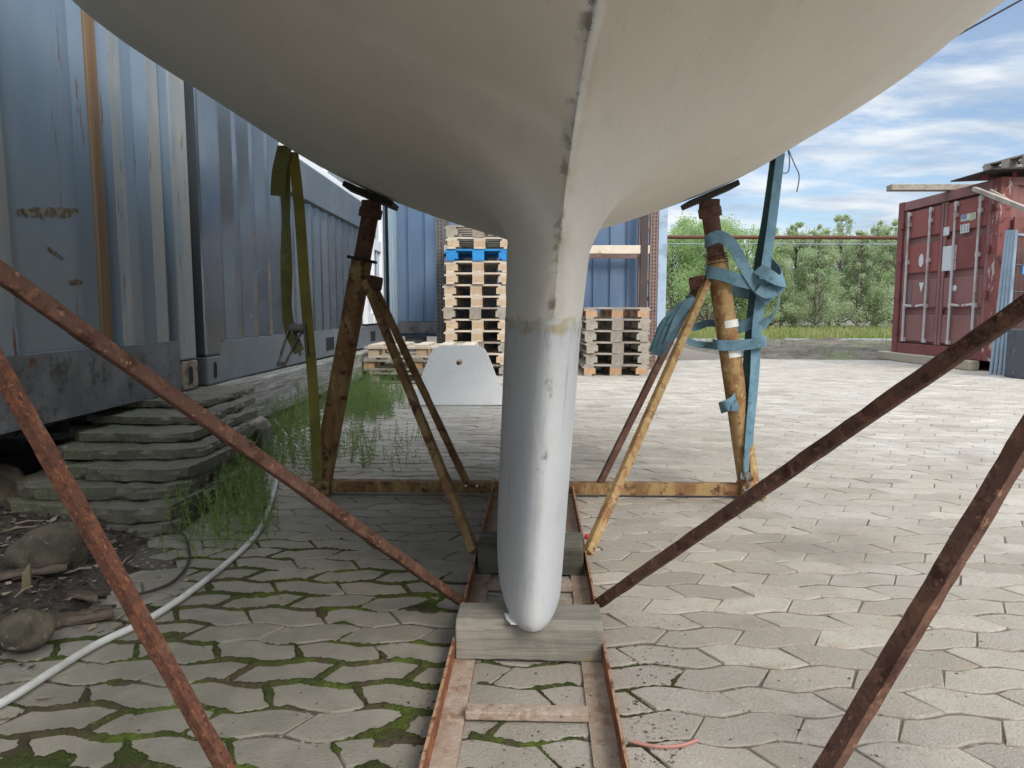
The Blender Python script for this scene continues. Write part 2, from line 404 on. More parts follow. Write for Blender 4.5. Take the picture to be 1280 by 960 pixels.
for _ in range(16000):
    y = 18.4+12*rnd.random()**1.6; x = rnd.uniform(5, 21)
    sp.append((x, y, -.01, rnd.uniform(.06, .30), rnd.uniform(.02, .1), rnd.uniform(.006, .016)))
for _ in range(2600):
    x, y = rnd.uniform(3, 15), rnd.uniform(12.2, 17.6)
    if fbm(np.array([x*.9]), np.array([y*.9]), 91)[0] > .54: sp.append((x, y, .06, rnd.uniform(.05, .16), rnd.uniform(.02, .06), rnd.uniform(.004, .01)))
blades('verge_grass', sp, m_grass, 'stuff', 'yellow green grass on the verge before the trees', 'grass')

# weeds: feathery horsetail along the container and through the paving
WE = MB()
def horsetail(p, h):
    n = max(4, int(h/.022)); lean = Vector((rnd.uniform(-.25, .25), rnd.uniform(-.25, .25), 0))*h
    pts = [p+lean*(k/n)**1.6+Vector((0, 0, h*k/n)) for k in range(n+1)]
    for k in range(n):
        a = rnd.uniform(0, 3); s_ = Vector((math.cos(a), math.sin(a), 0))*.0018
        WE.add([pts[k]-s_, pts[k]+s_, pts[k+1]+s_*.8, pts[k+1]-s_*.8], [(0, 1, 2, 3)])
        if k > 0:
            for j in range(5):
                a = rnd.uniform(0, 6.28); ln = h*.22*(1-.75*k/n)*rnd.uniform(.6, 1.2)
                e = pts[k]+Vector((math.cos(a)*ln, math.sin(a)*ln, ln*rnd.uniform(.35, .9)))
                WE.add([pts[k], pts[k]+Vector((0, 0, .003)), e], [(0, 1, 2)])
def patch(u, v, ru, rv, n, h0, h1):
    for _ in range(n):
        a, r = rnd.uniform(0, 6.28), rnd.random()**.6
        p = gp(u+ru*r*math.cos(a), v+rv*r*math.sin(a)); p.z = -.01
        if p.x > -1.78 and p.y > 1.5: horsetail(p, rnd.uniform(h0, h1))
patch(280, 660, 70, 30, 130, .07, .20); patch(302, 630, 36, 22, 110, .09, .22); patch(300, 600, 30, 30, 60, .12, .26); patch(230, 685, 50, 20, 25, .04, .09)
patch(360, 560, 45, 45, 190, .10, .26); patch(370, 530, 45, 18, 110, .10, .26); patch(450, 520, 45, 12, 190, .10, .28)
patch(465, 497, 50, 14, 150, .12, .32); patch(445, 560, 35, 28, 110, .05, .20); patch(500, 570, 28, 22, 26, .04, .13)
patch(480, 505, 40, 10, 90, .10, .28); patch(400, 500, 60, 10, 120, .10, .3); patch(330, 590, 40, 20, 60, .06, .16); patch(510, 548, 20, 10, 16, .05, .12)
wo = WE.build('weeds', m_weed); tag(wo, 'feathery green horsetail weeds along the container', 'weeds', kind='stuff')

# litter: crumbs of bark, leaves and grit
LT = MB()
def crumb(p, s, flat=.5, m=0):
    P = [Vector((rnd.uniform(-1, 1), rnd.uniform(-1, 1), rnd.uniform(-.4, 1)*flat)).normalized()*s*rnd.uniform(.6, 1.2) for _ in range(6)]
    for q_ in P: q_.z = abs(q_.z)*flat if q_.z < 0 else q_.z*flat
    LT.add([p+q_ for q_ in P], [(0, 1, 2), (0, 2, 3), (0, 3, 4), (0, 4, 5), (0, 5, 1), (1, 2, 4), (2, 3, 5), (1, 4, 5)], m)
def litter(u0, u1, v0, v1, n, s0, s1, z=.001):
    for _ in range(n):
        crumb(gp(rnd.uniform(u0, u1), rnd.uniform(v0, v1), z), rnd.uniform(s0, s1)**1, .45, rnd.choice((0, 0, 1, 2)))
litter(520, 800, 640, 960, 260, .001, .004); litter(800, 1280, 500, 960, 160, .0015, .005); litter(480, 560, 840, 960, 160, .001, .005)
litter(785, 860, 760, 960, 240, .001, .0045); litter(150, 520, 640, 960, 200, .0015, .005); litter(810, 1000, 480, 640, 60, .003, .009)
litter(740, 830, 620, 690, 110, .002, .006); litter(600, 740, 830, 960, 120, .001, .003, .002)
def heap_z(x, y): return float(heap(np.array([x]), np.array([y]))[0])
for _ in range(1500):
    x, y = rnd.uniform(-2.0, -1.0), rnd.uniform(1.2, 2.7); z = heap_z(x, y)
    if z > -.012: crumb(Vector((x, y, z)), rnd.uniform(.003, .016), .5, rnd.choice((0, 0, 0, 1, 2)))
for _ in range(420):
    x, y = rnd.uniform(-1.9, -.98), rnd.uniform(1.2, 2.6); z = heap_z(x, y)
    if z < -.01: 
        if rnd.random() < .8: continue
        z = .002
    a_ = rnd.uniform(0, 6.28); l_, w2 = rnd.uniform(.008, .026), rnd.uniform(.004, .010); e = Vector((math.cos(a_), math.sin(a_), rnd.uniform(-.2, .4)))*l_; f_ = Vector((-math.sin(a_), math.cos(a_), rnd.uniform(-.3, .5)))*w2; p = Vector((x, y, z+.006))
    LT.add([p-e, p-f_, p+e, p+f_], [(0, 1, 2), (0, 2, 3)], rnd.choice((0, 1, 1, 2)))
for _ in range(70):
    x, y = rnd.uniform(-1.9, -1.02), rnd.uniform(1.25, 2.6); z = heap_z(x, y)
    if z < -.01: continue
    a_ = rnd.uniform(0, 6.28); l_ = rnd.uniform(.04, .16); e = Vector((math.cos(a_), math.sin(a_), rnd.uniform(-.1, .15)))*l_/2; p = Vector((x, y, z+.010))
    LT.tube([p-e, p+Vector((0, 0, .006)), p+e], [.0035, .003, .0015], 5, rnd.choice((0, 0, 1)))
m_lit = [M('dark bark', (.045, .035, .026)), M('pale chips', (.26, .21, .15)), M('grit', (.17, .155, .135))]
tag(LT.build('litter', m_lit), 'scattered crumbs of bark, grit and dead leaves', 'litter', kind='stuff')

# ------------------------------------------------------------------ boat
SA = [(0, 1.12), (.24, 1.175), (.625, 1.30), (.85, 1.395), (.97, 1.465), (1.1, 1.565), (1.25, 1.72), (1.37, 1.95), (1.43, 2.15), (1.45, 2.35)]   # section by the far posts
SB = [(0, 1.125), (.25, 1.17), (.5, 1.24), (.70, 1.315), (.85, 1.39), (1.125, 1.545), (1.25, 1.63), (1.51, 1.835), (1.63, 2.05), (1.67, 2.35)]         # section of greatest beam
def fine(P):
    Q = spline([(a_, b_, 0) for a_, b_ in P], 10); oo = np.array([p.x for p in Q]); hh = np.array([p.y for p in Q])
    o = np.linspace(0, oo[-1], 300); return o/oo[-1], np.interp(o, oo, hh)-P[0][1], oo[-1]
FA, FB = fine(SA), fine(SB)
_sy = np.linspace(-.7, 5.7, 560)
def smooth1(xs, ys, w=41):
    v = np.interp(_sy, xs, ys); k = np.hanning(w); k /= k.sum()
    return np.convolve(np.pad(v, w//2, mode='reflect', reflect_type='odd'), k, 'valid')
_zc = smooth1([-.7, -.45, 0, .6, 1, 1.3, 2, 2.4, 3.3, 4.2, 5, 5.7], [2.25, 1.92, 1.54, 1.30, 1.23, 1.195, 1.14, 1.12, 1.115, 1.25, 1.46, 1.68])
_bm = smooth1([-.7, -.4, 0, .5, 1, 1.5, 2.0, 2.4, 3.3, 4.2, 5, 5.7], [.03, .24, .56, .95, 1.27, 1.50, 1.62, 1.67, 1.455, 1.30, 1.08, .85], 31)
def zc(y): return float(np.interp(y, _sy, _zc))
def bs(y): return max(.03, float(np.interp(y, _sy, _bm)))
def hullz(o, y):
    f = min(1., o/bs(y)); k = float(sm(2.35, 3.35, y)); ha = interp(f, FA[0], FA[1]); hb = interp(f, FB[0], FB[1])
    h = hb*(1-k)+ha*k; z0 = zc(y); top = 2.36+.03*(2.4-y if y < 2.4 else 0)
    return z0+h*(top-z0)/1.235
LE_Z = [.11, .3, .80, .95, 1.05, 1.12, 1.18, 1.22]; LE_Y = [1.538, 1.525, 1.49, 1.43, 1.345, 1.25, 1.13, .98]
def yLE(z): return interp(z, LE_Z, LE_Y)
def zlead(y):
    if y <= .98: return zc(y)
    return min(zc(y), interp(-y, [-p for p in LE_Y], LE_Z))
def foil(s, z):
    if s <= 0: return 0.
    tm = interp(z, [.11, .8, 1.0], [.107, .117, .124])
    a = .165*math.sqrt(s); tt = tm*(1-math.exp(-(a/tm)**1.16*1.85)) if s < 1.3 else tm
    return tt*(1-sm(1.25, 2.25, s)*.93)
def shear(x, y, z): return (x+.0405+.056*z+.004*(y-1.5)-.065*float(sm(1.38, 1.75, z))*(1-.45*float(sm(1.7, 2.05, z))), y, z)
boat = thing('sailboat', 'pale sailboat hull with a long grey keel standing on the rusty cradle', 'boat')
ys = list(np.arange(-.7, .8, .075))+list(np.arange(.8, 1.24, .03))+list(np.arange(1.24, 1.56, .011))+list(np.arange(1.56, 1.8, .02))+list(np.arange(1.8, 3.6, .05))+list(np.arange(3.6, 5.71, .12))
ys_ = []
for y in ys:
    if not ys_ or y-ys_[-1] > .008: ys_.append(float(y))
ys = ys_
hv, hf, cxv, PR = [], [], [], []
KW, KB = 8, 14
for y in ys:
    zl = max(.80, zlead(y)); prof = []
    keelon = y < 3.75
    zfil = .97+.11*float(sm(1.7, 2.5, y)); zf = max(zfil, zl) if keelon else zc(y)
    if y < 3.75:
        for k in range(KW):
            z = zl+(zf-zl)*k/KW; prof.append((foil(y-yLE(z), z), z))
        x0 = foil(y-yLE(zf), zf) if zf < 1.2 else 0
    else:
        zf = zc(y); x0 = 0
        for k in range(KW): prof.append((0, zf))
    wd = (.42-.31*float(sm(1.2, 2.9, y)))*min(1, bs(y)*1.0); x2 = x0+wd; z2 = hullz(x2, y); sl2 = (hullz(x2+.02, y)-hullz(x2-.02, y))/.04
    zi = z2-sl2*wd
    x1 = x0+.012
    if zi < zf+.004:
        zi = zf; x1 = min(max(x2-(z2-zf)/max(sl2, .02), x0+.0), x2-.02)
    for k in range(KB):
        t_ = k/KB; prof.append(((1-t_)**2*x0+2*t_*(1-t_)*x1+t_*t_*x2, (1-t_)**2*zf+2*t_*(1-t_)*zi+t_*t_*z2))
    omax = bs(y)
    for k in range(22):
        o = x2+(omax-x2)*k/21; prof.append((o, hullz(o, y)))
    PR.append(prof)
G = np.array(PR)
a0 = KW+1; nj = G.shape[1]
wj = np.clip(1-(np.arange(nj)-(KW+KB+6))/10., 0, 1); wj[:a0] = 0; wj = wj*wj*(3-2*wj); wj = wj[None, :, None]
for it in range(16):
    g2 = G.copy(); g2[1:-1] = G[1:-1]*.5+.25*(G[:-2]+G[2:]); G = G*(1-wj)+g2*wj
    g2 = G.copy(); g2[:, 1:-1] = G[:, 1:-1]*.5+.25*(G[:, :-2]+G[:, 2:]); G = G*(1-wj)+g2*wj
for y, prof in zip(ys, G.tolist()):
    n = len(prof); row = [(-x, z) for x, z in reversed(prof)]+prof
    for x, z in row: hv.append(shear(x, y, z)); cxv.append(x)
W_ = 2*n
for i in range(len(ys)-1):
    for j in range(W_-1):
        if j == n-1: continue
        hf.append((i*W_+j, i*W_+j+1, (i+1)*W_+j+1, (i+1)*W_+j))
    hf.append((i*W_, i*W_+W_-1, (i+1)*W_+W_-1, (i+1)*W_))          # deck
hf.append(tuple(range(W_))); hf.append(tuple((len(ys)-1)*W_+j for j in range(W_)))
me = bpy.data.meshes.new('hull'); me.from_pydata(hv, [], hf)
a = me.attributes.new('cx', 'FLOAT', 'POINT'); a.data.foreach_set('value', cxv)
me.polygons.foreach_set('use_smooth', [True]*len(me.polygons)); me.set_sharp_from_angle(angle=R(50))
bm = bmesh.new(); bm.from_mesh(me); bmesh.ops.recalc_face_normals(bm, faces=bm.faces); bm.to_mesh(me); bm.free()
def boatmat(name, base, alt, keel):
    t = NT(name); cx = t.attr('cx').outputs['Fac']
    c = t.mix(t.ramp(t.noise(2.2, 6, (1, .35, 1)), .35, .7), base, alt)
    c = t.mix(t.ramp(t.noise(9, 8, (2, .12, 2), .7), .52, .75, 0, .22), c, tuple(k*.72 for k in base))
    c = t.mix(t.ramp(t.noise(70, 3), .66, .74, 0, .3), c, tuple(k*.6 for k in base))
    sx = t.n.new('ShaderNodeSeparateXYZ'); t.link(t.tc.outputs['Object'], sx.inputs[0]); z = sx.outputs[2]
    sep_ = t.n.new('ShaderNodeSeparateXYZ'); t.link(t.tc.outputs['Object'], sep_.inputs[0])
    if not keel:
        c = t.mix(t.ramp(t.noise(26, 6, (2.2, .05, 2.2), .7), .54, .74, 0, .16), c, (.36, .34, .29))
        c = t.mix(t.ramp(t.noise(60, 4, (2.5, .03, 2.5), .6, (3, 1, 2)), .60, .72, 0, .10), c, (.32, .30, .26))
    # worn chips along the leading edge
    e = t.ramp(cx, -.024, -.003); e = t.math('MULTIPLY', e, t.ramp(cx, .006, .0))
    chips = t.math('MULTIPLY', e, t.ramp(t.noise(13, 7, (1, 1, 1), .75), .50, .60))
    c = t.mix(t.math('MULTIPLY', chips, .75 if not keel else .12), c, (.13, .115, .08))
    e2 = t.math('MULTIPLY', t.ramp(cx, .03, .004), t.ramp(cx, -.012, -.002))
    c = t.mix(t.math('MULTIPLY', e2, t.ramp(t.noise(12, 5), .4, .62, 0, .4 if not keel else .1)), c, (.48, .42, .28))
    # stained joint between hull and keel
    wob = t.math('ADD', z, t.ramp(t.noise(14, 3), .3, .7, -.012, .012))
    bnd = t.math('MULTIPLY', t.ramp(wob, .774, .792), t.ramp(wob, .816, .802))
    c = t.mix(t.math('MULTIPLY', bnd, t.ramp(t.noise(30, 4, (1, 1, .2)), .3, .7, .15, .8)), c, (.42, .34, .16))
    if keel:
        drip = t.math('MULTIPLY', t.ramp(z, .60, .79), t.ramp(t.noise(30, 5, (1, 1, .06)), .5, .68, 0, .35))
        c = t.mix(drip, c, (.34, .29, .18))
        e3 = t.math('MULTIPLY', t.ramp(cx, -.030, -.006), t.ramp(cx, .012, 0)); zz = t.math('MULTIPLY', t.ramp(z, .46, .50), t.ramp(z, .71, .66))
        c = t.mix(t.math('MULTIPLY', t.math('MULTIPLY', e3, zz), t.ramp(t.noise(18, 6, (1, 1, .6), .7), .52, .60)), c, (.20, .165, .15))
        c = t.mix(t.ramp(t.noise(14, 7, (1.5, 1.5, .25), .7), .57, .70, 0, .55), c, (.22, .23, .25))
        c = t.mix(t.ramp(t.noise(30, 4, (1, 1, .3), off=(5, 1, 2)), .62, .72, 0, .35), c, (.66, .67, .67))
    return t.done(c, 0.65 if not keel else .8, 0, .4 if not keel else .7, t.noise(26, 8, (1, .4, 1)) if not keel else t.noise(34, 8, (1, 1, .3), .7), .004, .3 if not keel else .15)
m_hull = boatmat('off white antifouling', (.735, .69, .615), (.665, .62, .545), False)
m_keel = boatmat('pale grey keel paint', (.60, .605, .60), (.53, .535, .535), True)
me.materials.append(m_hull)
ho = bpy.data.objects.new('hull', me); COL.objects.link(ho); ho.parent = boat
# ballast keel below the joint: horizontal foil sections with a rounded shoe
kv, kf, kc = [], [], []
ss = [0, .0012, .004, .009, .016, .026, .04, .06, .085, .12, .16, .21, .27, .34, .42, .52, .65, .8, 1.0, 1.3, 1.5, 1.7, 1.9, 2.1, 2.25]
zs_ = [.104, .106, .112, .125, .15, .2, .27, .35, .43, .5, .56, .62, .68, .72, .75, .77, .782, .788, .793, .799, .806, .81, .86]
for z in zs_:
    sh = 1-.10*max(0, (.125-z)/.021)**1.6
    bulge = .0028*math.exp(-((z-.793)/.006)**2)-(.0035 if z > .807 else 0)
    ring = []
    for s_ in ss: ring.append((s_, 1))
    for s_ in reversed(ss[1:-1]): ring.append((s_, -1))
    for s_, sg in ring:
        hh = foil(s_, z)
        kv.append(shear(sg*(hh*sh+bulge), yLE(z)+s_*(1 if s_ > .3 else 1)+(1-sh)*.10*max(0, 1-s_)-(bulge if s_ == 0 else 0), z)); kc.append(sg*hh)
n = len(ring)
for i in range(len(zs_)-1):
    for j in range(n): kf.append((i*n+j, i*n+(j+1) % n, (i+1)*n+(j+1) % n, (i+1)*n+j))
kf.append(tuple(range(n))); kf.append(tuple((len(zs_)-1)*n+j for j in range(n)))
me = bpy.data.meshes.new('keel'); me.from_pydata(kv, [], kf)
a = me.attributes.new('cx', 'FLOAT', 'POINT'); a.data.foreach_set('value', kc)
me.polygons.foreach_set('use_smooth', [True]*len(me.polygons)); me.set_sharp_from_angle(angle=R(70))
bm = bmesh.new(); bm.from_mesh(me); bmesh.ops.recalc_face_normals(bm, faces=bm.faces); bm.to_mesh(me); bm.free()
me.materials.append(m_keel); kob = bpy.data.objects.new('keel', me); COL.objects.link(kob); kob.parent = boat

# ------------------------------------------------------------------ cradle
def ccx(y): return -.0203+.0365*y
CD = Vector((.0365, 1, 0)).normalized(); CR = Vector((CD.y, -CD.x, 0))
def cp(off, y, z): return Vector((ccx(y), y, z))+CR*off
cradle = thing('boat_cradle', 'rusty steel boat cradle with four padded posts and slanting braces', 'cradle')
RY0, RY1, NY, FY = .55, 3.13, .82, 3.13
for sg in (-1, 1):
    b = MB()
    a0, a1 = cp(sg*.18, RY0, 0), cp(sg*.18, RY1-.03, 0)
    prof = [(0, 0), (0, .055), (-sg*.006, .055), (-sg*.006, .007), (-sg*.055, .007), (-sg*.055, 0)]
    b.extrude([(x, y) for x, y in prof], a0, a1, m=0, nseg=60, jit=.0006)
    for p in range(len(b.f)-2):
        if p % 6 == 3: b.m[p] = 1                                   # top of the dusty flange
        if p % 6 == 1: b.m[p] = 2
    b.build('rail', [m_rust_l, m_rust_dirt, M('bare rail edge', (.36, .22, .13), [(RUST_R, 40, .5, .62)], .8)], cradle)
b = MB(); b.bar(cp(-.124, 1.37, .016), cp(.124, 1.37, .016), .034, .018); b.build('cross_bar', m_rust_dirt, cradle, bevel=.003)
b = MB(); b.bar(cp(-.124, 2.05, .012), cp(.124, 2.05, .012), .05, .012); b.build('cross_bar', m_rust_dirt, cradle)
for yy in (NY, FY):
    b = MB(); b.bar(cp(-.97, yy, .040), cp(.97, yy, .040), .05, .050, nseg=40, jit=.0008)
    for k in (-.30, -.25, .35): b.tube([cp(k, yy-.027, .05), cp(k, yy-.0245, .05)], .006, 6, 1)
    b.build('crossbeam', [m_mustard_r if yy == FY else m_rust, m_white_paint], cradle)
    for sg in (-1, 1):
        p0 = cp(sg*.965, yy, .02); p1 = cp(sg*.775, yy, 1.335)
        if yy == FY: p1 = at(464 if sg < 0 else 887, 243, yy+.01)
        hx_ = lambda x, z: hullz(abs(x-.0405-.056*z-.004*(yy-1.5)), yy)
        for _ in range(4): p1.z = hx_(p1.x, p1.z)-.060
        slp = math.atan2(hx_(p1.x+.08, p1.z)-hx_(p1.x-.08, p1.z), .16)
        d_ = p1-p0
        far = yy == FY
        b = MB(); b.tube([p0, p0+d_*.82], .046, 18); b.build('post', (m_mustard_r if sg < 0 else m_mustard) if far else m_rust, cradle, autosmooth=40)
        b = MB(); b.tube([p0+d_*.80, p0+d_*1.0], .037, 16)
        b.build('inner_post', m_postred if sg > 0 else m_black if False else m_postred, cradle, autosmooth=40)
        if far and sg < 0:
            b = MB(); b.tube([p0+d_*.818, p0+d_*.828], .066, 12); b.build('collar', m_black, cradle)
        elif far:
            b = MB()
            for q_ in range(4): b.tube([p0+d_*(.806+.009*q_), p0+d_*(.810+.009*q_)], .0475, 16)
            b.build('wire_binding', m_postred, cradle)
        # swivelling pad
        b = MB(); b.tube([p0+d_*.965, p0+d_*.998], .052, 8); b.box(p0+d_*1.0, (.075, .07, .06)); b.build('pad_hinge', m_postred, cradle, bevel=.006)
        b = MB(); rot = Matrix.Rotation(-slp, 3, 'Y')
        b.box(p1+Vector((0, .0, .048)), (.225, .16, .024), rot); b.build('pad', m_black, cradle, bevel=.004)
        # weld plate at the foot
        b = MB(); b.box(p0+Vector((0, -.01, .02)), (.105, .10, .062)); b.build('foot', (m_mustard_r if sg < 0 else m_mustard) if far else m_rust, cradle, bevel=.005)
# braces: down to the rail and to the crossbeam
def Lprof(w, t_, s=1): return [(0, 0), (s*w, 0), (s*w, -t_), (s*t_, -t_), (s*t_, -w), (0, -w)]
for yy, dirn in ((FY, -1), (NY, 1)):
    far = yy == FY
    for sg in (-1, 1):
        ptop = cp(sg*.80, yy, .985)
        if far: ptop = at(457 if sg < 0 else 884, 352, yy-.03); pbr = at(467 if sg < 0 else 872, 356, yy+.01)
        else: pbr = ptop
        prail = cp(sg*.185, 2.25 if far else 1.85, .045)
        b = MB()
        if far:
            b.bar(ptop, prail, .030, .030, up=(0, 1, .3), nseg=20, jit=.001)
            b.build('brace', m_mustard if sg > 0 else m_mustard_r, cradle, bevel=.004)
            b = MB(); b.bar(pbr, cp(sg*.30, yy, .062), .029, .029, up=(0, 1, .3), nseg=20, jit=.001)
            b.build('brace', m_postred if sg > 0 else m_mustard_r, cradle, bevel=.004)
            b = MB(); b.bar(ptop+Vector((-sg*.005, 0, .0)), pbr+Vector((-sg*.03, 0, .0)), .05, .06); b.build('brace_bracket', m_postred, cradle, bevel=.008)
        else:
            b.bar(cp(sg*.78, yy+.03, .982), prail, 0.0255, .0255, up=(0, 0, 1), nseg=40, jit=.0009)
            b.build('brace', m_rust, cradle, bevel=.005)
            b = MB()
            q0, q1 = cp(sg*.268, yy, .06), cp(sg*.735, yy, .99)
            # angle iron, its corner towards the open side
            tw = (Vector((0, 0, H))-q0.lerp(q1, .5)).normalized()+Vector((-sg*.0, 0, 0))
            wl, wr, th = (.0105, .0125, .004) if sg < 0 else (.019, .0085, .004)
            prof = [(-wl, -.016), (0, 0), (wr, -.016), (wr-.004, -.018), (0, -.006), (-wl+.004, -.018)]
            b.extrude(prof, q0, q1, up=tw, nseg=50, jit=.0006)
            b.build('brace', m_rust_m if sg < 0 else m_rust, cradle)
for sg in (-1, 1):
    b = MB(); b.bar(cp(sg*.722, NY, .978), cp(sg*.815, NY, .992), .05, .055, up=(0, 1, 0)); b.build('brace_bracket', m_rust, cradle, bevel=.006)
# white paint bands and a rag on the right post
p0 = cp(.965, FY, .02); p1 = at(887, 243, FY+.01); d_ = p1-p0
def onpost(v): # fraction along the post at photo height v
    f0, f1 = 610, 243; return (f0-v)/(f0-f1)
for v0, v1 in ((404, 395), (440, 430)):
    b = MB(); b.tube([p0+d_*onpost(v0), p0+d_*onpost(v1)], .0472, 18); b.build('paint_band', m_white_paint, cradle, autosmooth=40)
b = MB(); b.box(p0+d_*.06+Vector((.0, -.05, 0)), (.012, .008, .012)); b.build('bolt', m_black, cradle)

# ------------------------------------------------------------------ timber blocks under the keel
t = NT('weathered timber')
c = t.mix(t.ramp(t.noise(6, 8, (.5, 6, 6), .7), .35, .68), (.285, .26, .21), (.185, .172, .14))
c = t.mix(t.ramp(t.noise(3, 5), .52, .70, 0, .5), c, (.15, .155, .105))
c = t.mix(t.ramp(t.noise(5, 4, off=(3, 0, 0)), .60, .68, 0, .7), c, (.45, .33, .14))
c = t.mix(t.ramp(t.noise(16, 7, (.35, 8, 8), .7), .56, .68, 0, .8), c, (.085, .08, .06))
m_timber = t.done(c, .85, 0, .7, t.noise(14, 8, (.3, 8, 8), .7), .006)
def beam_block(name, label, y0, y1, x0, x1, z0, z1, mat, cat='timber block', group=None):
    b = MB(); cc = Vector(((x0+x1)/2, (y0+y1)/2, z0)); n = 14
    vs, fs = [], []
    hy, hz = (y1-y0)/2, (z1-z0)
    prof = [(-hy, .0), (hy, .0), (hy, hz*.9), (hy*.88, hz), (-hy*.80, hz*1.0), (-hy*.97, hz*.80)]
    for k in range(n+1):
        x = (x0-x1)/2+(x1-x0)*k/n
        for py, pz in prof: vs.append((x, py+rnd.gauss(0, .0008), pz+rnd.gauss(0, .0008)))
    m_ = len(prof)
    for k in range(n):
        for i in range(m_): fs.append((k*m_+i, k*m_+(i+1) % m_, k*m_+m_+(i+1) % m_, k*m_+m_+i))
    fs += [tuple(range(m_)), tuple(n*m_+i for i in range(m_))]
    b.add(vs, fs); o = b.build(name, mat, None, bevel=.004, seg=2); o.location = cc; o.rotation_euler = (0, 0, -math.atan(.0365))
    return tag(o, label, cat, group)
beam_block('timber_block', 'grey squared timber block under the tip of the keel', 1.60, 1.715, ccx(1.65)-.172, ccx(1.65)+.175, .008, .104, m_timber)
m_timber_d = M('shade dark timber', (.12, .11, .085), [((.06, .06, .045), 5, .42, .62, (.4, 4, 4)), ((.20, .18, .14), 9, .55, .7, (.4, 5, 5))], .9, 0, .6, 30, (.3, 6, 6))  # timber colour darkened to stand for the shade behind the keel
beam_block('timber_block', 'shade-darkened timber block across the rails behind the keel tip', 2.15, 2.29, ccx(2.2)-.165, ccx(2.2)+.165, .008, .104, m_timber_d)
m_plank = M('pale dry plank', (.36, .31, .23), [((.26, .22, .16), 8, .45, .65, (.4, 5, 5)), ((.15, .12, .09), 25, .58, .68, (.3, 8, 8))], .85, 0, .5, 25, (.3, 6, 6))
b = MB(); b.box((0, 0, .009), (.23, .09, .018)); o = b.build('wood_offcut', m_plank, None, bevel=.002); o.location = (ccx(1.85)-.01, 1.87, .008)
tag(o, 'flat pale offcut of wood lying between the rails behind the front block', 'offcut')

# ------------------------------------------------------------------ containers on the left
m_lblue = NT('faded light blue container paint')
t = m_lblue
c = t.mix(t.ramp(t.noise(2.5, 7, (1, 1, .35)), .35, .68), (.145, .205, .27), (.18, .24, .30))
c = t.mix(t.ramp(t.noise(4, 8, (1, 1.2, .12), .7), .54, .72, 0, .5), c, (.25, .27, .275))
c = t.mix(t.ramp(t.noise(7, 8, (1, 3, .2), .72), .62, .67), c, (.14, .065, .03))
c = t.mix(t.ramp(t.noise(1.3, 6, (1, 1, .9), off=(9, 2, 4)), .58, .70, 0, .45), c, (.22, .25, .26))
sx = t.n.new('ShaderNodeSeparateXYZ'); t.link(t.tc.outputs['Object'], sx.inputs[0])
c = t.mix(t.math('MULTIPLY', t.ramp(sx.outputs[2], 1.55, .8), t.ramp(t.noise(2.2, 7, (1, 1, .4)), .40, .64, .1, .7)), c, (.20, .20, .17))
m_lblue = t.done(c, .45, 0, .2, t.noise(6, 5), .01, .5)
m_beige = M('chalky faded paint', (.27, .275, .26), [((.19, .24, .285), 5, .45, .65, (1, 1, .2)), ((.12, .06, .03), 16, .60, .66, (1, 1.5, .22)), ((.33, .32, .28), 9, .55, .7, (1, 1, .3))], .55, 0, .2, 20)
m_orange = M('rust run streak', (.205, .125, .06), [((.15, .075, .032), 7, .45, .65, (1, 4, .08)), ((.25, .19, .12), 9, .5, .68, (1, 5, .06)), ((.24, .27, .28), 12, .62, .72, (1, 3, .1))], .7, 0, .2, 20)
m_railgrey = M('grimy grey rail', (.12, .125, .13), [((.19, .195, .20), 3, .45, .65), ((.06, .055, .05), 7, .5, .66), ((.13, .05, .03), 11, .62, .70)], .65, 0, .4, 25, dist=.008)
m_slate = NT('glossy slate container paint'); t = m_slate
c = t.mix(t.ramp(t.noise(2, 5, (1, 1, .4)), .35, .7), (.12, .145, .17), (.155, .18, .205))
c = t.mix(t.ramp(t.noise(22, 6, (1, 1, .35), .7), .66, .74, 0, .5), c, (.24, .26, .28))
m_slate = t.done(c, t.ramp(t.noise(5, 4), .3, .7, .15, .28), .66, .08, t.noise(5, 4, (1, 1, .5)), .02, .6)
m_slate_l = M('pale slate paint', (.125, .145, .16), [((.17, .19, .20), 6, .5, .7, (1, 1, .3)), ((.08, .08, .08), 18, .62, .7)], .4, 0, .15, 20)
m_sill = M('slate sill paint', (.085, .105, .125), [((.11, .13, .145), 3, .45, .65)], .45)
m_slot = M('black slot', (.01, .01, .01), rough=.9)
def WX(y, base): return base+.0112*(y-4.06)
def wallpoints(prof, z0, z1, base, zmid=6):
    """prof: (y, depth, material of the strip up to the next point)"""
    b = MB(); n = len(prof); vs = []
    zz = [z0+(z1-z0)*k/zmid for k in range(zmid+1)]
    for z in zz:
        for y, dd, _ in prof: vs.append((WX(y, base)+dd+.003*math.sin(y*7+z*3)*.5, y, z))
    fs, ms = [], []
    for k in range(zmid):
        for i in range(n-1): b.add([], []); fs.append((k*n+i, k*n+i+1, (k+1)*n+i+1, (k+1)*n+i)); ms.append(prof[i][2])
    b.v = vs; b.f = fs; b.m = ms; return b
CB = -1.885
contA = thing('shipping_container', 'faded light blue container with rust streaks, nearest on the left', 'container', (0, 0, 0), 0)
pA = []
y = -2.0
while y < 2.15:
    pA += [(y, 0, 1), (y+.10, -.036 if False else 0, 0), (y+.15, -.036, 0), (y+.27, -.036, 0), (y+.32, 0, 1)]; y += .36
pA = [p for p in pA if p[0] < 2.3]
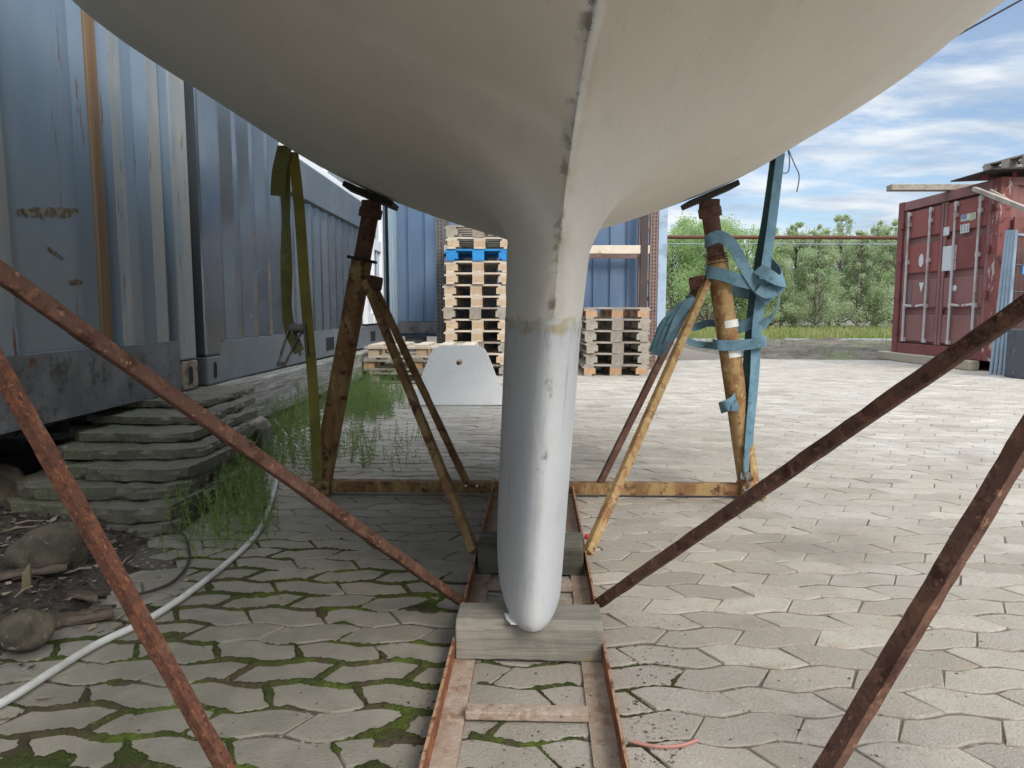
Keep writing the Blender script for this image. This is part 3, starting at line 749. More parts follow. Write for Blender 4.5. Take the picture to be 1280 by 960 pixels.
pA += [(2.42, -.036, 0), (2.56, -.036, 0), (2.63, 0, 1), (2.735, 0, 0), (2.785, -.036, 0), (3.225, -.036, 0), (3.275, 0, 2), (3.375, 0, 0), (3.415, -.036, 0), (3.43, -.036, 0), (3.465, 0, 1), (3.565, 0, 0), (3.625, -.038, 0), (3.735, -.038, 0), (3.795, 0, 1), (3.92, 0, 0), (3.955, -.036, 0), (4.012, -.036, 0), (4.018, .004, 1)]
b = wallpoints(pA, .655, 3.0, CB); b.build('side_wall', [m_lblue, m_beige, m_orange], contA)
b = MB(); b.span((-4.2, -2.0, .40), (CB-.075, 4.18, 2.99)); b.build('body', m_railgrey, contA)
b = MB()
b.bar((WX(-2, CB)-.055, -2, .515), (WX(3.9, CB)-.055, 4.018, .515), .12, .285, nseg=30, jit=.0015); b.build('bottom_rail', m_railgrey, contA)
b = MB(); b.span((WX(4, CB)-.16, 4.022, .545), (WX(4, CB)+.012, 4.225, 3.0)); b.build('corner_post', m_beige, contA, bevel=.012)
def casting(parent, x, y0, y1, z0, z1, mat):
    b = MB(); b.span((x-.17, y0, z0), (x, y1, z1)); o = b.build('corner_casting', mat, parent, bevel=.012)
    cy, cz = (y0+y1)/2+.0, (z0+z1)/2
    s_ = MB(); ring = [(x+.0015, cy+.026*math.cos(a_), cz+(.03 if math.sin(a_) > 0 else -.03)+.022*math.sin(a_)) for a_ in [k*math.pi/8+.001 for k in range(16)]]
    s_.add(ring, [tuple(range(16))]); s_.build('slot', m_slot, o)
m_peel = M('peeled rusty paint', (.12, .085, .055), [((.24, .22, .18), 30, .46, .58), ((.10, .05, .03), 40, .56, .66)], .85, 0, .6, 80)
def peel(u0, u1, v0, v1, seed, skew=0):
    r = random.Random(seed); n = 22; top, bot = [], []
    for k in range(n):
        f = k/(n-1); u = u0+(u1-u0)*f; env = .35+.65*math.sin(math.pi*min(1, .12+f*.86))
        top.append((u, v0+skew*f-r.uniform(0, 4)*env)); bot.append((u, v0+skew*f+(v1-v0)*env*r.uniform(.45, 1.0)))
    vs = []
    for u, v in top+bot[::-1]:
        y = 3.0
        for _ in range(12): q_ = at(u, v, y); y = y*(CB-.034+.0112*(y-4.06))/q_.x
        q_ = at(u, v, y); vs.append((q_.x, q_.y, q_.z))
    b = MB(); m_ = len(vs); fs = [(k, k+1, m_-2-k, m_-1-k) for k in range(n-1)]
    b.add(vs, fs); b.build('peeled_patch', m_peel, contA)
peel(22, 104, 262, 276, 3); peel(60, 80, 310, 314, 5, 14); peel(86, 104, 352, 358, 6)
casting(contA, WX(4.05, CB)+.016, 4.02, 4.228, .37, .54, M('rusty casting', (.26, .22, .17), [((.13, .07, .04), 14, .45, .6), ((.08, .07, .06), 20, .55, .65)], .8, 0, .5, 60))

# slate site-office container
contB = thing('site_office_container', 'glossy slate grey office container with white framed window and door', 'container')
DB = CB+.012
def corr(y0, y1, p=.278, d0=.036, m=0):
    out = []; y = y0
    while y < y1-.02:
        for dy, dd in ((0, 0), (.07, 0), (.139, -d0), (.209, -d0)):
            if y+dy < y1: out.append((y+dy, dd, m))
        y += p
    out.append((y1, 0, m)); return out
b = wallpoints(corr(4.555, 5.80, .305, .045), .64, 3.0, DB); b.build('side_wall', m_slate, contB)
b = wallpoints(corr(5.80, 8.70, .278, .042), .64, 1.80, DB); b.build('side_wall', m_slate, contB)
b = wallpoints(corr(10.02, 10.28, .14), .64, 3.0, DB); b.build('side_wall', m_slate_l, contB)
b = MB(); b.span((-4.2, 4.36, .40), (DB-.08, 10.3, 2.99)); b.build('body', m_slate, contB)
b = MB(); b.bar((WX(4.4, DB)-.06, 4.552, .505), (WX(10.3, DB)-.06, 10.3, .505), .12, .265); b.build('bottom_rail', m_slate_l, contB, bevel=.006)
b = MB(); b.span((WX(4.3, DB)-.16, 4.33, .55), (WX(4.3, DB)+.012, 4.545, 3.0)); b.build('corner_post', m_slate, contB, bevel=.012)
casting(contB, WX(4.3, DB)+.014, 4.328, 4.54, .37, .548, m_slate_l)
b = MB(); b.bar((WX(5.8, DB)-.01, 5.82, 1.955), (WX(8.7, DB)-.01, 8.72, 1.955), .09, .31); b.build('sill_panel', m_sill, contB, bevel=.005)
for y_ in (7.05, 9.9-.75):
    b = MB(); b.span((WX(y_, DB)+.0015, y_, .43), (WX(y_, DB)+.004, y_+.30, .56)); b.build('fork_pocket', m_slot, contB)
m_frame = M('white window frame', (.78, .79, .80), [((.6, .6, .58), 5, .6, .75)], .4)
m_glass = NT('window glass').done((.25, .29, .32), .05, 0, spec=1.0)
b = MB(); x_ = DB+.02
for ya, yb in ((5.90, 5.96), (7.15, 7.21), (8.58, 8.64)): b.span((WX(ya, x_)-.05, ya, 2.18), (WX(ya, x_), yb, 2.9))
b.bar((WX(5.9, x_)-.024, 5.9, 2.148), (WX(8.64, x_)-.024, 8.64, 2.148), .06, .06); b.bar((WX(5.9, x_)-.024, 5.9, 2.9), (WX(8.64, x_)-.024, 8.64, 2.9), .06, .06)
fr = b.build('window', m_frame, contB, bevel=.006)
b = MB(); b.bar((WX(5.9, x_)-.04, 5.94, 2.52), (WX(8.64, x_)-.04, 8.62, 2.52), .01, .70); b.build('pane', m_glass, fr)
b = MB(); x_ = DB+.025
for ya, yb in ((8.86, 8.96), (9.30, 9.38), (9.88, 10.0)): b.span((WX(ya, x_)-.06, ya, .66), (WX(ya, x_), yb, 2.95))
for za, zb in ((.66, .80), (1.62, 1.76), (2.85, 2.95)): b.bar((WX(8.96, x_)-.032, 8.961, (za+zb)/2), (WX(9.88, x_)-.032, 9.879, (za+zb)/2), .05, zb-za)
dr = b.build('door', m_frame, contB, bevel=.004)
b = MB(); b.bar((WX(8.9, x_)-.046, 8.95, 1.8), (WX(9.9, x_)-.046, 9.89, 1.8), .01, 2.1); b.build('pane', m_glass, dr)
# pale blue container end beyond
contD = thing('shipping_container', 'pale blue container edge between the white door and the blue container', 'container')
b = wallpoints(corr(10.42, 11.15, .2, .03), .5, 3.0, CB+.03); b.build('side_wall', M('pale blue steel', (.33, .42, .48), [((.42, .48, .52), 5, .5, .65, (1, 1, .2))], .5), contD)
b = MB(); b.span((-4.2, 10.4, .3), (CB-.02, 11.15, 2.99)); b.build('body', m_railgrey, contD)

# blue container across the back
contC = thing('shipping_container', 'blue container standing square across the back behind the pallets', 'container')
m_blue = M('mid blue container paint', (.125, .195, .30), [((.155, .225, .325), 2, .4, .65, (1, 1, .3)), ((.20, .16, .12), 14, .64, .70), ((.24, .30, .38), 6, .60, .72, (1, 1, .15))], .5, 0, .15, 12)
CY = 11.2; cx0, cx1 = -1.86, 2.30
b = MB(); x = cx0; prof = []
while x < cx1-.05:
    prof += [(x, 0), (x+.20, 0), (x+.21, .03), (x+.235, .03), (x+.245, 0)]; x += .262
vs = []; n = len(prof)
for z in (.66, 3.0):
    for px_, dd in prof: vs.append((px_, CY+dd, z))
b.add(vs, [(i, i+1, n+i+1, n+i) for i in range(n-1)]); b.build('side_wall', m_blue, contC)
b = MB(); b.span((cx0, CY+.04, .42), (cx1+.06, CY+2.4, 3.0)); b.build('body', m_blue, contC)
b = MB(); b.span((cx0, CY-.005, .47), (cx1, CY+.12, .655)); b.build('bottom_rail', m_railgrey, contC)
b = MB(); b.span((cx1-.03, CY-.03, .36), (cx1+.10, CY+.12, 3.0)); b.build('corner_post', M('pale blue post', (.36, .46, .56), [((.25, .33, .42), 4, .5, .65)], .5), contC)
for fx in (-.95, 1.2):
    b = MB(); b.span((fx, CY-.009, .5), (fx+.32, CY-.006, .62)); b.build('fork_pocket', m_slot, contC)
for fx in (-1.7, 2.0):
    b = MB(); b.span((fx, CY+.1, -.02), (fx+.3, CY+.5, .42)); tag(b.build('concrete_block', M('plinth concrete', (.33, .32, .30), [((.2, .19, .17), 6, .5, .65)], .9), bevel=.01), 'concrete plinth block under the %s end of the blue container' % ('left' if fx < 0 else 'right'), 'concrete block')

# ------------------------------------------------------------------ slab pile, beam, boulder
t = NT('mossy concrete slab')
c = t.mix(t.ramp(t.noise(5, 7), .35, .68), (.135, .118, .082), (.075, .068, .048))
c = t.mix(t.ramp(t.noise(3, 5, off=(2, 5, 1)), .48, .64, 0, .7), c, (.085, .10, .045))
c = t.mix(t.ramp(t.noise(60, 3), .58, .70, 0, .7), c, (.32, .30, .26))
c = t.mix(t.ramp(t.noise(45, 3, off=(1, 8, 3)), .58, .68, 0, .8), c, (.06, .055, .045))
c = t.mix(t.ramp(t.noise(1.2, 4, off=(7, 7, 7)), .4, .65, 0, .45), c, (.23, .215, .17))
m_slab = t.done(c, .92, 0, .9, t.noise(60, 7), .008)
slabs = [ # centre x, y, size x, y, bottom z, thickness, turn
    (-1.590, 2.900, 0.60, 0.80, 0.000, 0.050, 0.06),
    (-1.610, 2.980, 0.72, 0.84, 0.051, 0.056, -0.12),
    (-1.630, 3.040, 0.70, 0.80, 0.109, 0.050, 0.08),
    (-1.630, 3.150, 0.66, 0.82, 0.161, 0.050, -0.06),
    (-1.660, 3.300, 0.62, 0.80, 0.213, 0.042, 0.05),
    (-1.700, 3.485, 0.62, 0.85, 0.257, 0.038, -0.05),
    (-1.760, 3.725, 0.60, 0.85, 0.297, 0.036, 0.04),
    (-1.855, 3.990, 0.55, 0.78, 0.335, 0.034, -0.02)]
ordn = ['bottom slab of the pile, thick mossy concrete with a cut corner', 'second slab from the bottom of the pile, jutting out widest', 'third slab from the bottom of the mossy concrete pile', 'fourth slab from the bottom of the mossy concrete pile', 'fourth slab from the top of the concrete pile under the container corner', 'third slab from the top of the concrete pile under the container corner', 'second slab from the top of the concrete pile under the container corner', 'topmost thin slab of the pile directly under the container corner']
for (x, y, sx_, sy_, z, th, rz), lab in zip(slabs, ordn):
    b = MB(); hx, hy = sx_/2, sy_/2; c1, c2 = rnd.uniform(.05, .17), rnd.uniform(.03, .12)
    raw = [(-hx, -hy+c1), (-hx+c1, -hy+rnd.uniform(0, .03)), (hx-c2, -hy), (hx+rnd.uniform(-.02, .02), -hy+c2*.6), (hx, hy-.1), (hx-.1, hy), (-hx+.1, hy), (-hx, hy-.1)]
    poly = []; sd = rnd.uniform(0, 50)
    for i, p in enumerate(raw):
        q_ = raw[(i+1) % len(raw)]; L_ = math.hypot(q_[0]-p[0], q_[1]-p[1]); m_ = max(2, int(L_/.011))
        for k in range(m_):
            px_, py_ = p[0]+(q_[0]-p[0])*k/m_, p[1]+(q_[1]-p[1])*k/m_
            e = mnoise.noise(Vector((px_*5, py_*5, sd)))*.010+mnoise.noise(Vector((px_*26, py_*26, sd)))*.007+max(0, mnoise.noise(Vector((px_*9, py_*9, sd+5)))-.25)*-.08
            poly.append((px_, py_, e))
    n = len(poly); vs = []; LV = [(0, .004), (.06, .0), (.3, .001), (.55, .0), (.8, .001), (.955, .0), (1.0, .0035), (1.0, .05)]
    for f, ins in LV:
        for px_, py_, e in poly:
            l_ = math.hypot(px_, py_); chip = max(0, mnoise.noise(Vector((px_*13, py_*13, sd+9)))-.12)*.07 if f > .7 else max(0, mnoise.noise(Vector((px_*13, py_*13, sd+19)))-.2)*.05 if f < .2 else 0
            w_ = mnoise.noise(Vector((px_*38, py_*38, f*2.2+sd)))*.0045+mnoise.noise(Vector((px_*90, py_*90, f*4+sd)))*.0022
            k_ = 1-(ins+chip-e*.6-w_)/l_
            vs.append((px_*k_, py_*k_, th*f-(chip*.35 if f > .9 else 0)+mnoise.noise(Vector((px_*20, py_*20, sd)))*.002))
    nl = len(LV)
    fs = [(l*n+i, l*n+(i+1) % n, (l+1)*n+(i+1) % n, (l+1)*n+i) for l in range(nl-1) for i in range(n)]+[tuple(range(n)), tuple((nl-1)*n+i for i in range(n))]
    b.add(vs, fs); o = b.build('concrete_slab', m_slab, None, autosmooth=24); o.location = (x+rnd.uniform(-.02, .02), y, z); o.rotation_euler = (rnd.uniform(-.004, .004), rnd.uniform(-.006, .006), rz)
    tag(o, lab, 'slab', 'concrete slabs piled under the container corner')
m_oldwood = M('cracked grey beam wood', (.30, .28, .245), [((.17, .155, .13), 7, .42, .62, (5, .35, 6)), ((.40, .38, .34), 5, .5, .68, (5, .4, 6)), ((.12, .15, .06), 3, .58, .7), ((.05, .045, .035), 14, .60, .68, (8, .25, 9))], .9, 0, .9, 12, (6, .3, 6), .012)
b = MB(); b.bar((WX(4.32, DB)-.02, 4.32, .225), (WX(8.6, DB)-.02, 8.7, .205), .30, .285, nseg=40, jit=.004)
tag(b.build('timber_beam', m_oldwood, None, bevel=.015), 'long cracked grey timber beam under the slate office container', 'beam')
b = MB(); b.bar((WX(8.75, DB), 8.75, .16), (WX(10.2, DB), 10.2, .16), .3, .45); tag(b.build('timber_beam', m_oldwood, None, bevel=.015), 'short timber beam under the far end of the office container', 'beam')
def rock(name, loc, size, label, mat, seed, cat='stone', group=None):
    bm = bmesh.new(); bmesh.ops.create_icosphere(bm, subdivisions=4, radius=1)
    for v_ in bm.verts:
        n_ = mnoise.noise(v_.co*.9+Vector((seed, 0, 0)))*.28+mnoise.noise(v_.co*2.5+Vector((seed, 3, 0)))*.07+mnoise.noise(v_.co*9+Vector((seed, 3, 7)))*.035
        v_.co *= 1+n_
        v_.co = Vector((v_.co.x*size[0], v_.co.y*size[1], v_.co.z*size[2]))
    me = bpy.data.meshes.new(name); bm.to_mesh(me); bm.free(); me.polygons.foreach_set('use_smooth', [True]*len(me.polygons)); me.materials.append(mat)
    o = bpy.data.objects.new(name, me); COL.objects.link(o); o.location = loc; return tag(o, label, cat, group)
m_rock = M('weathered field stone', (.12, .10, .07), [((.065, .058, .04), 9, .42, .62), ((.10, .11, .05), 5, .54, .68), ((.26, .24, .20), 30, .60, .70)], .92, 0, .8, 50, dist=.01)
bp = gp(62, 718, .03); rock('boulder', (bp.x-.02, bp.y+.03, .095), (.112, .10, .082), 'round brown boulder lying before the slab pile', m_rock, 1.7, 'boulder')
bp = gp(45, 800, .03); rock('stone', (bp.x-.03, bp.y+.0, .055), (.062, .055, .042), 'mossy stone in the litter at the left edge nearest the camera', m_rock, 5.2)
bp = gp(12, 640, .05); rock('stone', (bp.x-.1, bp.y+.1, .12), (.10, .10, .09), 'shadowed stone under the light blue container', m_rock, 3.3)
b = MB(); b.box((0, 0, 0), (.20, .17, .055), Matrix.Rotation(.3, 3, 'Z'))
bp = at(312, 536, 3.9); o = b.build('concrete_chunk', M('pale broken concrete', (.42, .37, .33), [((.30, .25, .21), 14, .45, .62), ((.2, .15, .12), 40, .58, .7)], .9, 0, .8, 60), None, bevel=.015); o.location = bp; o.rotation_euler = (.1, -.35, .2)
tag(o, 'pale broken chunk of concrete leaning between slab pile and beam', 'concrete chunk')
bp.z = .0
b = MB(); b.box((0, 0, .1), (.22, .2, .2)); o = b.build('rubble_block', m_slab, None, bevel=.02); o.location = (bp.x-.02, bp.y+.03, -.01); tag(o, 'mossy rubble block propping the pale concrete chunk', 'rubble')
# bark and broken sticks beside the boulder
m_bark = M('rotten bark', (.085, .062, .045), [((.15, .12, .09), 12, .48, .62, (.5, 3, 3)), ((.04, .03, .022), 22, .52, .66, (.5, 4, 4))], .95, 0, .9, 40, (.5, 4, 4), .01)
barks = [(0, 735, .34, .05, .5, 'long strip of rotten bark lying before the boulder'), (75, 758, .26, .06, .25, 'broad curled bark piece in the litter below the boulder'), (95, 735, .18, .035, -.3, 'short bark sliver right of the curled bark piece'), (40, 770, .22, .05, .9, 'bark piece standing askew near the left edge'), (115, 770, .16, .03, .7, 'thin bark splinter at the edge of the paving')]
for u, v, ln, wd, rz, lab in barks:
    b = MB(); n = 9; vs = []; fs = []
    for k in range(n):
        for j in range(5):
            a_ = (j-2)/2; vs.append(((k/(n-1)-.5)*ln+rnd.gauss(0, .005), a_*wd/2+rnd.gauss(0, .003), .02*(1-a_*a_)+rnd.gauss(0, .003)))
    for k in range(n-1):
        for j in range(4): fs.append((k*5+j, k*5+j+1, k*5+6+j, k*5+5+j))
    b.add(vs, fs); o = b.build('bark_piece', m_bark, None, smooth=True); p = gp(u, v, .05); p.z = heap_z(p.x, p.y)+.008; o.location = p; o.rotation_euler = (rnd.gauss(0, .12), rnd.gauss(0, .1), rz)
    so_ = o.modifiers.new('thick', 'SOLIDIFY'); so_.thickness = .008
    tag(o, lab, 'bark')
bp = gp(18, 752, .05); b = MB(); b.tube([bp+Vector((0, .05, .0)), bp+Vector((.004, .05, .06)), bp+Vector((.012, .052, .085))], [.014, .011, .003], 6); tag(b.build('splintered_stump', M('splintered pale wood', (.20, .165, .10), [((.15, .13, .07), 20, .45, .6)], .9), None), 'pale splintered stick upright in the litter at the left edge', 'stick')
# white hose
hp = [gp(-60, 905, .012), gp(0, 880, .012), gp(60, 843, .012), gp(120, 806, .012), gp(180, 777, .012), gp(232, 744, .012), gp(275, 711, .012), gp(310, 680, .012), gp(328, 655, .012), gp(338, 630, .012), gp(346, 600, .012), gp(352, 570, .012), gp(366, 545, .012), gp(400, 530, .012), gp(425, 512, .012)]
b = MB(); b.tube(spline(hp, 6), .0095, 10); tag(b.build('hose', M('white plastic hose', (.56, .56, .53), [((.40, .40, .37), 6, .5, .68), ((.25, .24, .21), 30, .64, .72)], .45, 0, .1, 60), None, smooth=True), 'white plastic hose curving over the mossy paving into the weeds', 'hose')
b = MB(); b.tube(spline([gp(165, 745, .02), gp(200, 735, .012), gp(222, 722, .012), gp(236, 700, .012), gp(232, 672, .03), gp(215, 655, .05)], 6), .0045, 8); tag(b.build('rubber_hose', M('dusty rubber', (.045, .04, .035), rough=.8), None, smooth=True), 'thin black rubber hose loop by the slab pile', 'hose')
b = MB(); b.tube(spline([gp(342, 523, .03), gp(355, 540, .05), gp(372, 560, .05)], 5), .006, 8); tag(b.build('plastic_strip', m_white_paint, None, smooth=True), 'thin white plastic strip lying slanted in the weeds', 'plastic strip')

# ------------------------------------------------------------------ pallets
def woodmat(name, c1, c2, c3):
    return M(name, c1, [(c2, 6, .42, .62), (c3, 18, .58, .70, (.5, .5, 3))], .85, 0, .3, 40)
m_pfresh = woodmat('fresh pallet wood', (.50, .385, .265), (.42, .30, .195), (.29, .20, .13))
m_pgrey = woodmat('greyed pallet wood', (.34, .30, .245), (.24, .20, .165), (.13, .11, .09))
m_pbrown = woodmat('brown pallet wood', (.46, .29, .17), (.36, .21, .12), (.14, .09, .06))
m_pblue = woodmat('blue painted pallet', (.02, .20, .48), (.03, .25, .55), (.05, .15, .33))
m_pale = woodmat('pale pallet board', (.56, .48, .385), (.47, .395, .305), (.33, .265, .195))
def pallet_proto(mb, md):
    r = thing('pallet', 'x', 'pallet')
    b = MB()
    for k in range(5): yy = -.6+.0725+k*(1.2-.145)/4; b.span((-.4, yy-.07, .122), (.4, yy+.07, .144))
    for xx in (-.35, 0, .35): b.span((xx-.072, -.6, .100), (xx+.072, .6, .1215))
    b.build('top_deck', md, r)
    for yy in (-.54, 0, .54):
        for xx, wd in ((-.328, .144), (0, .144), (.328, .144)):
            b = MB(); b.span((xx-wd/2, yy-.06, .0225), (xx+wd/2, yy+.06, .0995)); b.build('block', mb, r)
    b = MB()
    for xx, wd in ((-.35, .1), (0, .144), (.35, .1)): b.span((xx-wd/2, -.6, 0), (xx+wd/2, .6, .022))
    b.build('bottom_skid', md, r); return r
protos = {'fresh': pallet_proto(m_pfresh, m_pale), 'grey': pallet_proto(m_pgrey, m_pgrey), 'brown': pallet_proto(m_pbrown, m_pgrey), 'blue': pallet_proto(m_pblue, m_pblue)}
freshly = dict.fromkeys(protos, True)
def pallet(kind, x, y, z, rz, label, group):
    o = protos[kind] if freshly[kind] else copy_tree(protos[kind]); freshly[kind] = False
    o.location = (x, y, z); o.rotation_euler = (0, 0, rz); o['label'] = label; o['group'] = group
NTH = ['bottom', 'second', 'third', 'fourth', 'fifth', 'sixth', 'seventh', 'eighth', 'ninth', 'tenth', 'eleventh', 'twelfth', 'thirteenth']
kinds = ['grey', 'fresh', 'grey', 'fresh', 'fresh', 'grey', 'fresh', 'fresh', 'fresh', 'fresh', 'blue', 'fresh', 'grey']
looks = {'fresh': 'pale fresh wood', 'grey': 'greyed wood', 'brown': 'brown wood', 'blue': 'blue painted'}
for i, kd in enumerate(kinds):
    lab = 'blue painted pallet near the top of the tall stack left of the keel' if kd == 'blue' else ('topmost greyed pallet of the tall stack, just under the hull' if i == 12 else '%s pallet, %s from the ground in the tall stack left of the keel' % (looks[kd], NTH[i] if i else 'lowest'))
    if i == 0: lab = 'greyed wood pallet at the foot of the tall stack left of the keel'
    pallet(kd, -.44+rnd.gauss(0, .012)+(.03 if i > 9 else 0), 9.62+rnd.gauss(0, .012), .144*i-.001+.001*i, rnd.gauss(0, .012), lab, 'pallets in the tall stack')
for i, kd in enumerate(['brown', 'grey', 'grey', 'grey', 'grey', 'brown']):
    lab = ['brown pallet at the foot of the low stack right of the keel', 'second pallet from the ground, greyed, in the low stack right of the keel', 'third pallet from the ground, greyed, in the low stack right of the keel', 'fourth pallet from the ground, greyed, in the low stack right of the keel', 'second pallet from the top, greyed, in the low stack right of the keel', 'topmost brown pallet of the low stack right of the keel'][i]
    pallet(kd, 1.345+rnd.gauss(0, .018), 9.62+rnd.gauss(0, .01), .145*i, rnd.gauss(0, .015), lab, 'pallets in the low stack')
for i, kd in enumerate(['grey', 'brown', 'fresh']):
    pallet(kd, -1.02+(-.06 if i == 1 else 0), 8.42, .145*i+.01, math.pi/2+rnd.gauss(0, .02), ['lowest pallet of the little pile half hidden by weeds', 'middle pallet of the little pile beside the timber beam', 'pale topmost pallet of the little pile behind the white panel'][i], 'pallets in the little pile by the weeds')
# dark red crates seen through the tall stack
for i in range(2):
    o = thing('crate', ['lower dark red crate behind the tall pallet stack', 'upper dark red crate behind the tall pallet stack'][i], 'crate', (.10, 10.55, .36*i))
    b = MB(); b.span((-.3, -.2, 0), (.3, .2, .30)); b.build('box', M('dark red plastic', (.16, .02, .045), [((.25, .10, .12), 20, .6, .7)], .5), o, bevel=.01)
    b = MB(); b.span((-.32, -.22, .301), (.32, .22, .345)); b.build('rim', M('crate rim', (.13, .018, .04)), o, bevel=.01)

cbn = thing('dark_backing', 'dark grey stand-in added in the rack to darken the gaps of the tall pallet stack', 'cabinet', (-.52, 10.6, 0))  # added dark stand-in, real contents unseen; darkens the stack's openings
b = MB(); b.span((-.34, -.2, 0), (.30, .2, 1.75)); b.build('body', M('backing grey', (.05, .052, .055), [((.09, .09, .09), 5, .5, .65)], .6), cbn, bevel=.01)
b = MB(); b.span((-.32, -.212, .05), (-.03, -.2015, 1.7)); b.build('door', m_railgrey, cbn); b = MB(); b.span((-.01, -.212, .05), (.28, -.2015, 1.7)); b.build('door', m_railgrey, cbn)
bx = thing('crate', 'dark box added behind the low pallet stack to darken its gaps', 'crate', (1.32, 10.62, 0))  # invented box, there only so the low stack's openings look dark
b = MB(); b.span((-.40, -.2, .08), (.42, .3, .80)); b.build('box', m_timber_d, bx, bevel=.008)
b = MB()
for x in (-.36, .36): b.span((x-.05, -.2, 0), (x+.05, .3, .079))
b.build('runner', m_timber_d, bx)
# pallet rack in front of the blue container
rack = thing('pallet_rack', 'steel pallet rack with perforated uprights before the blue container', 'rack')
m_upr = M('grey perforated steel', (.115, .11, .105), [((.17, .16, .15), 8, .5, .65), (RUST_R, 14, .60, .68)], .6)
m_upr2 = M('reddish rack steel', (.19, .12, .10), [((.13, .09, .08), 8, .5, .65), ((.25, .22, .2), 14, .60, .68)], .6)
for i, (x, mm) in enumerate(((-1.01, m_upr), (1.985, m_upr2))):
    for yy in (10.12, 11.02):
        b = MB(); b.extrude([(-.05, -.035), (.05, -.035), (.05, -.03), (-.045, -.03), (-.045, .03), (.05, .03), (.05, .035), (-.05, .035)] if False else [(-.055, -.04), (.055, -.04), (.055, .04), (-.055, .04)], (x, yy, 0), (x, yy, 3.6), up=(0, 1, 0))
        for k in range(60):
            z = .12+k*.05
            for sx_ in (-.022, .022): b.box((x+sx_, yy-.0405, z), (.014, .002, .026), None, 1)
        b.build('upright', [mm, m_slot], rack)
    b = MB()
    for k in range(4):
        z0 = .3+k*.75; b.bar((x, 10.15, z0), (x, 11.0, z0+.6), .03, .03); b.bar((x, 10.15, z0+.75), (x, 11.0, z0+.62), .03, .03)
    b.build('frame_bracing', mm, rack)
b = MB(); b.span((-.953, 10.085, 1.62), (1.928, 10.135, 1.735)); b.build('beam', M('cream rack beam', (.60, .52, .40), [((.38, .16, .08), 9, .60, .68, (.4, 1, 1)), ((.7, .64, .55), 5, .5, .7)], .6), rack, bevel=.004)
b = MB(); b.span((-.953, 11.0, 1.62), (1.928, 11.04, 1.735)); b.build('beam', m_upr2, rack)
b = MB(); b.span((1.80, 10.075, 0.0), (1.90, 10.15, 3.4)); b.build('end_stop_post', M('dark brown post', (.06, .045, .04), [((.1, .06, .05), 8, .5, .65)], .8), rack)

# white panel with a hole standing on the paving
b = MB(); Y_ = 6.2; hw = .405
raw = [(-hw, 0), (hw, 0), (hw*1.0, .05), (.255, .44), (.20, .505), (.13, .525), (-.13, .525), (-.20, .505), (-.255, .44), (-hw, .05)]
outer = []
rr = spline([(x, z, 0) for x, z in raw[2:]], 4); outer = [(-hw, 0), (hw, 0)]+[(p.x, p.y) for p in rr]
no = len(outer); hole = [(.028*math.cos(2*math.pi*k/20), .375+.028*math.sin(2*math.pi*k/20)) for k in range(20)]
bm = bmesh.new()
def loop(pts): 
    vs = [bm.verts.new((x, 0, z)) for x, z in pts]; return [bm.edges.new((vs[i], vs[(i+1) % len(vs)])) for i in range(len(vs))]
E = loop(outer)+loop(hole); bmesh.ops.triangle_fill(bm, use_beauty=True, edges=E)
me = bpy.data.meshes.new('white_panel'); bm.to_mesh(me); bm.free()
t = NT('scuffed white gelcoat'); c = t.mix(t.ramp(t.noise(3, 5), .4, .7), (.82, .81, .79), (.74, .73, .71)); c = t.mix(t.ramp(t.noise(16, 6, (2, 1, .7), .7), .64, .70, 0, .8), c, (.28, .25, .22))
me.materials.append(t.done(c, .4)); o = bpy.data.objects.new('white_panel', me); COL.objects.link(o)
o.location = (-.465, Y_, .002); o.rotation_euler = (R(-9), 0, 0)
sm_ = o.modifiers.new('thick', 'SOLIDIFY'); sm_.thickness = .03; bv = o.modifiers.new('bevel', 'BEVEL'); bv.width = .004; bv.limit_method = 'ANGLE'
tag(o, 'white trapezoid panel with a round hole leaning upright on the paving', 'panel')

# ------------------------------------------------------------------ straps
m_strapb = M('blue polyester webbing', (.10, .19, .245), [((.145, .255, .32), 8, .42, .62), ((.05, .12, .17), 20, .55, .68), ((.20, .33, .39), 40, .60, .72)], .8, 0, .5, 160, (1, 1, 1), .002)
m_strapdk = M('shaded teal webbing', (.035, .085, .10), [((.06, .13, .15), 10, .45, .65)], .8, 0, .5, 160)  # dark copy of the blue webbing, its shaded side put into the colour
m_strapg = M('olive yellow webbing', (.27, .235, .05), [((.19, .17, .04), 7, .42, .62), ((.34, .30, .09), 16, .58, .70)], .8, 0, .5, 160)
m_metal = M('grimy steel', (.16, .15, .14), [((.30, .29, .27), 20, .5, .64), ((.10, .05, .03), 26, .58, .68)], .45, .6)
def strip(b, pts, wd, face, th=.003, m=0, n=6):
    """ribbon through (u, v, y) photo positions; wd full width; face: unit normal hint(s)"""
    P = spline([at(*p) for p in pts], n); K = len(P)
    fs = [Vector(f) for f in (face if isinstance(face, list) else [face, face])]
    sides = []
    for i, p in enumerate(P):
        d = (P[min(i+1, K-1)]-P[max(i-1, 0)]).normalized(); q_ = i/(K-1)*(len(fs)-1); a_ = min(int(q_), len(fs)-2)
        f = fs[a_].lerp(fs[a_+1], q_-a_); s_ = d.cross(f)
        sides.append(s_.normalized()*wd/2 if s_.length > 1e-4 else Vector((wd/2, 0, 0)))
    b.ribbon(P, sides, th, m)
FW = (0, -1, 0)
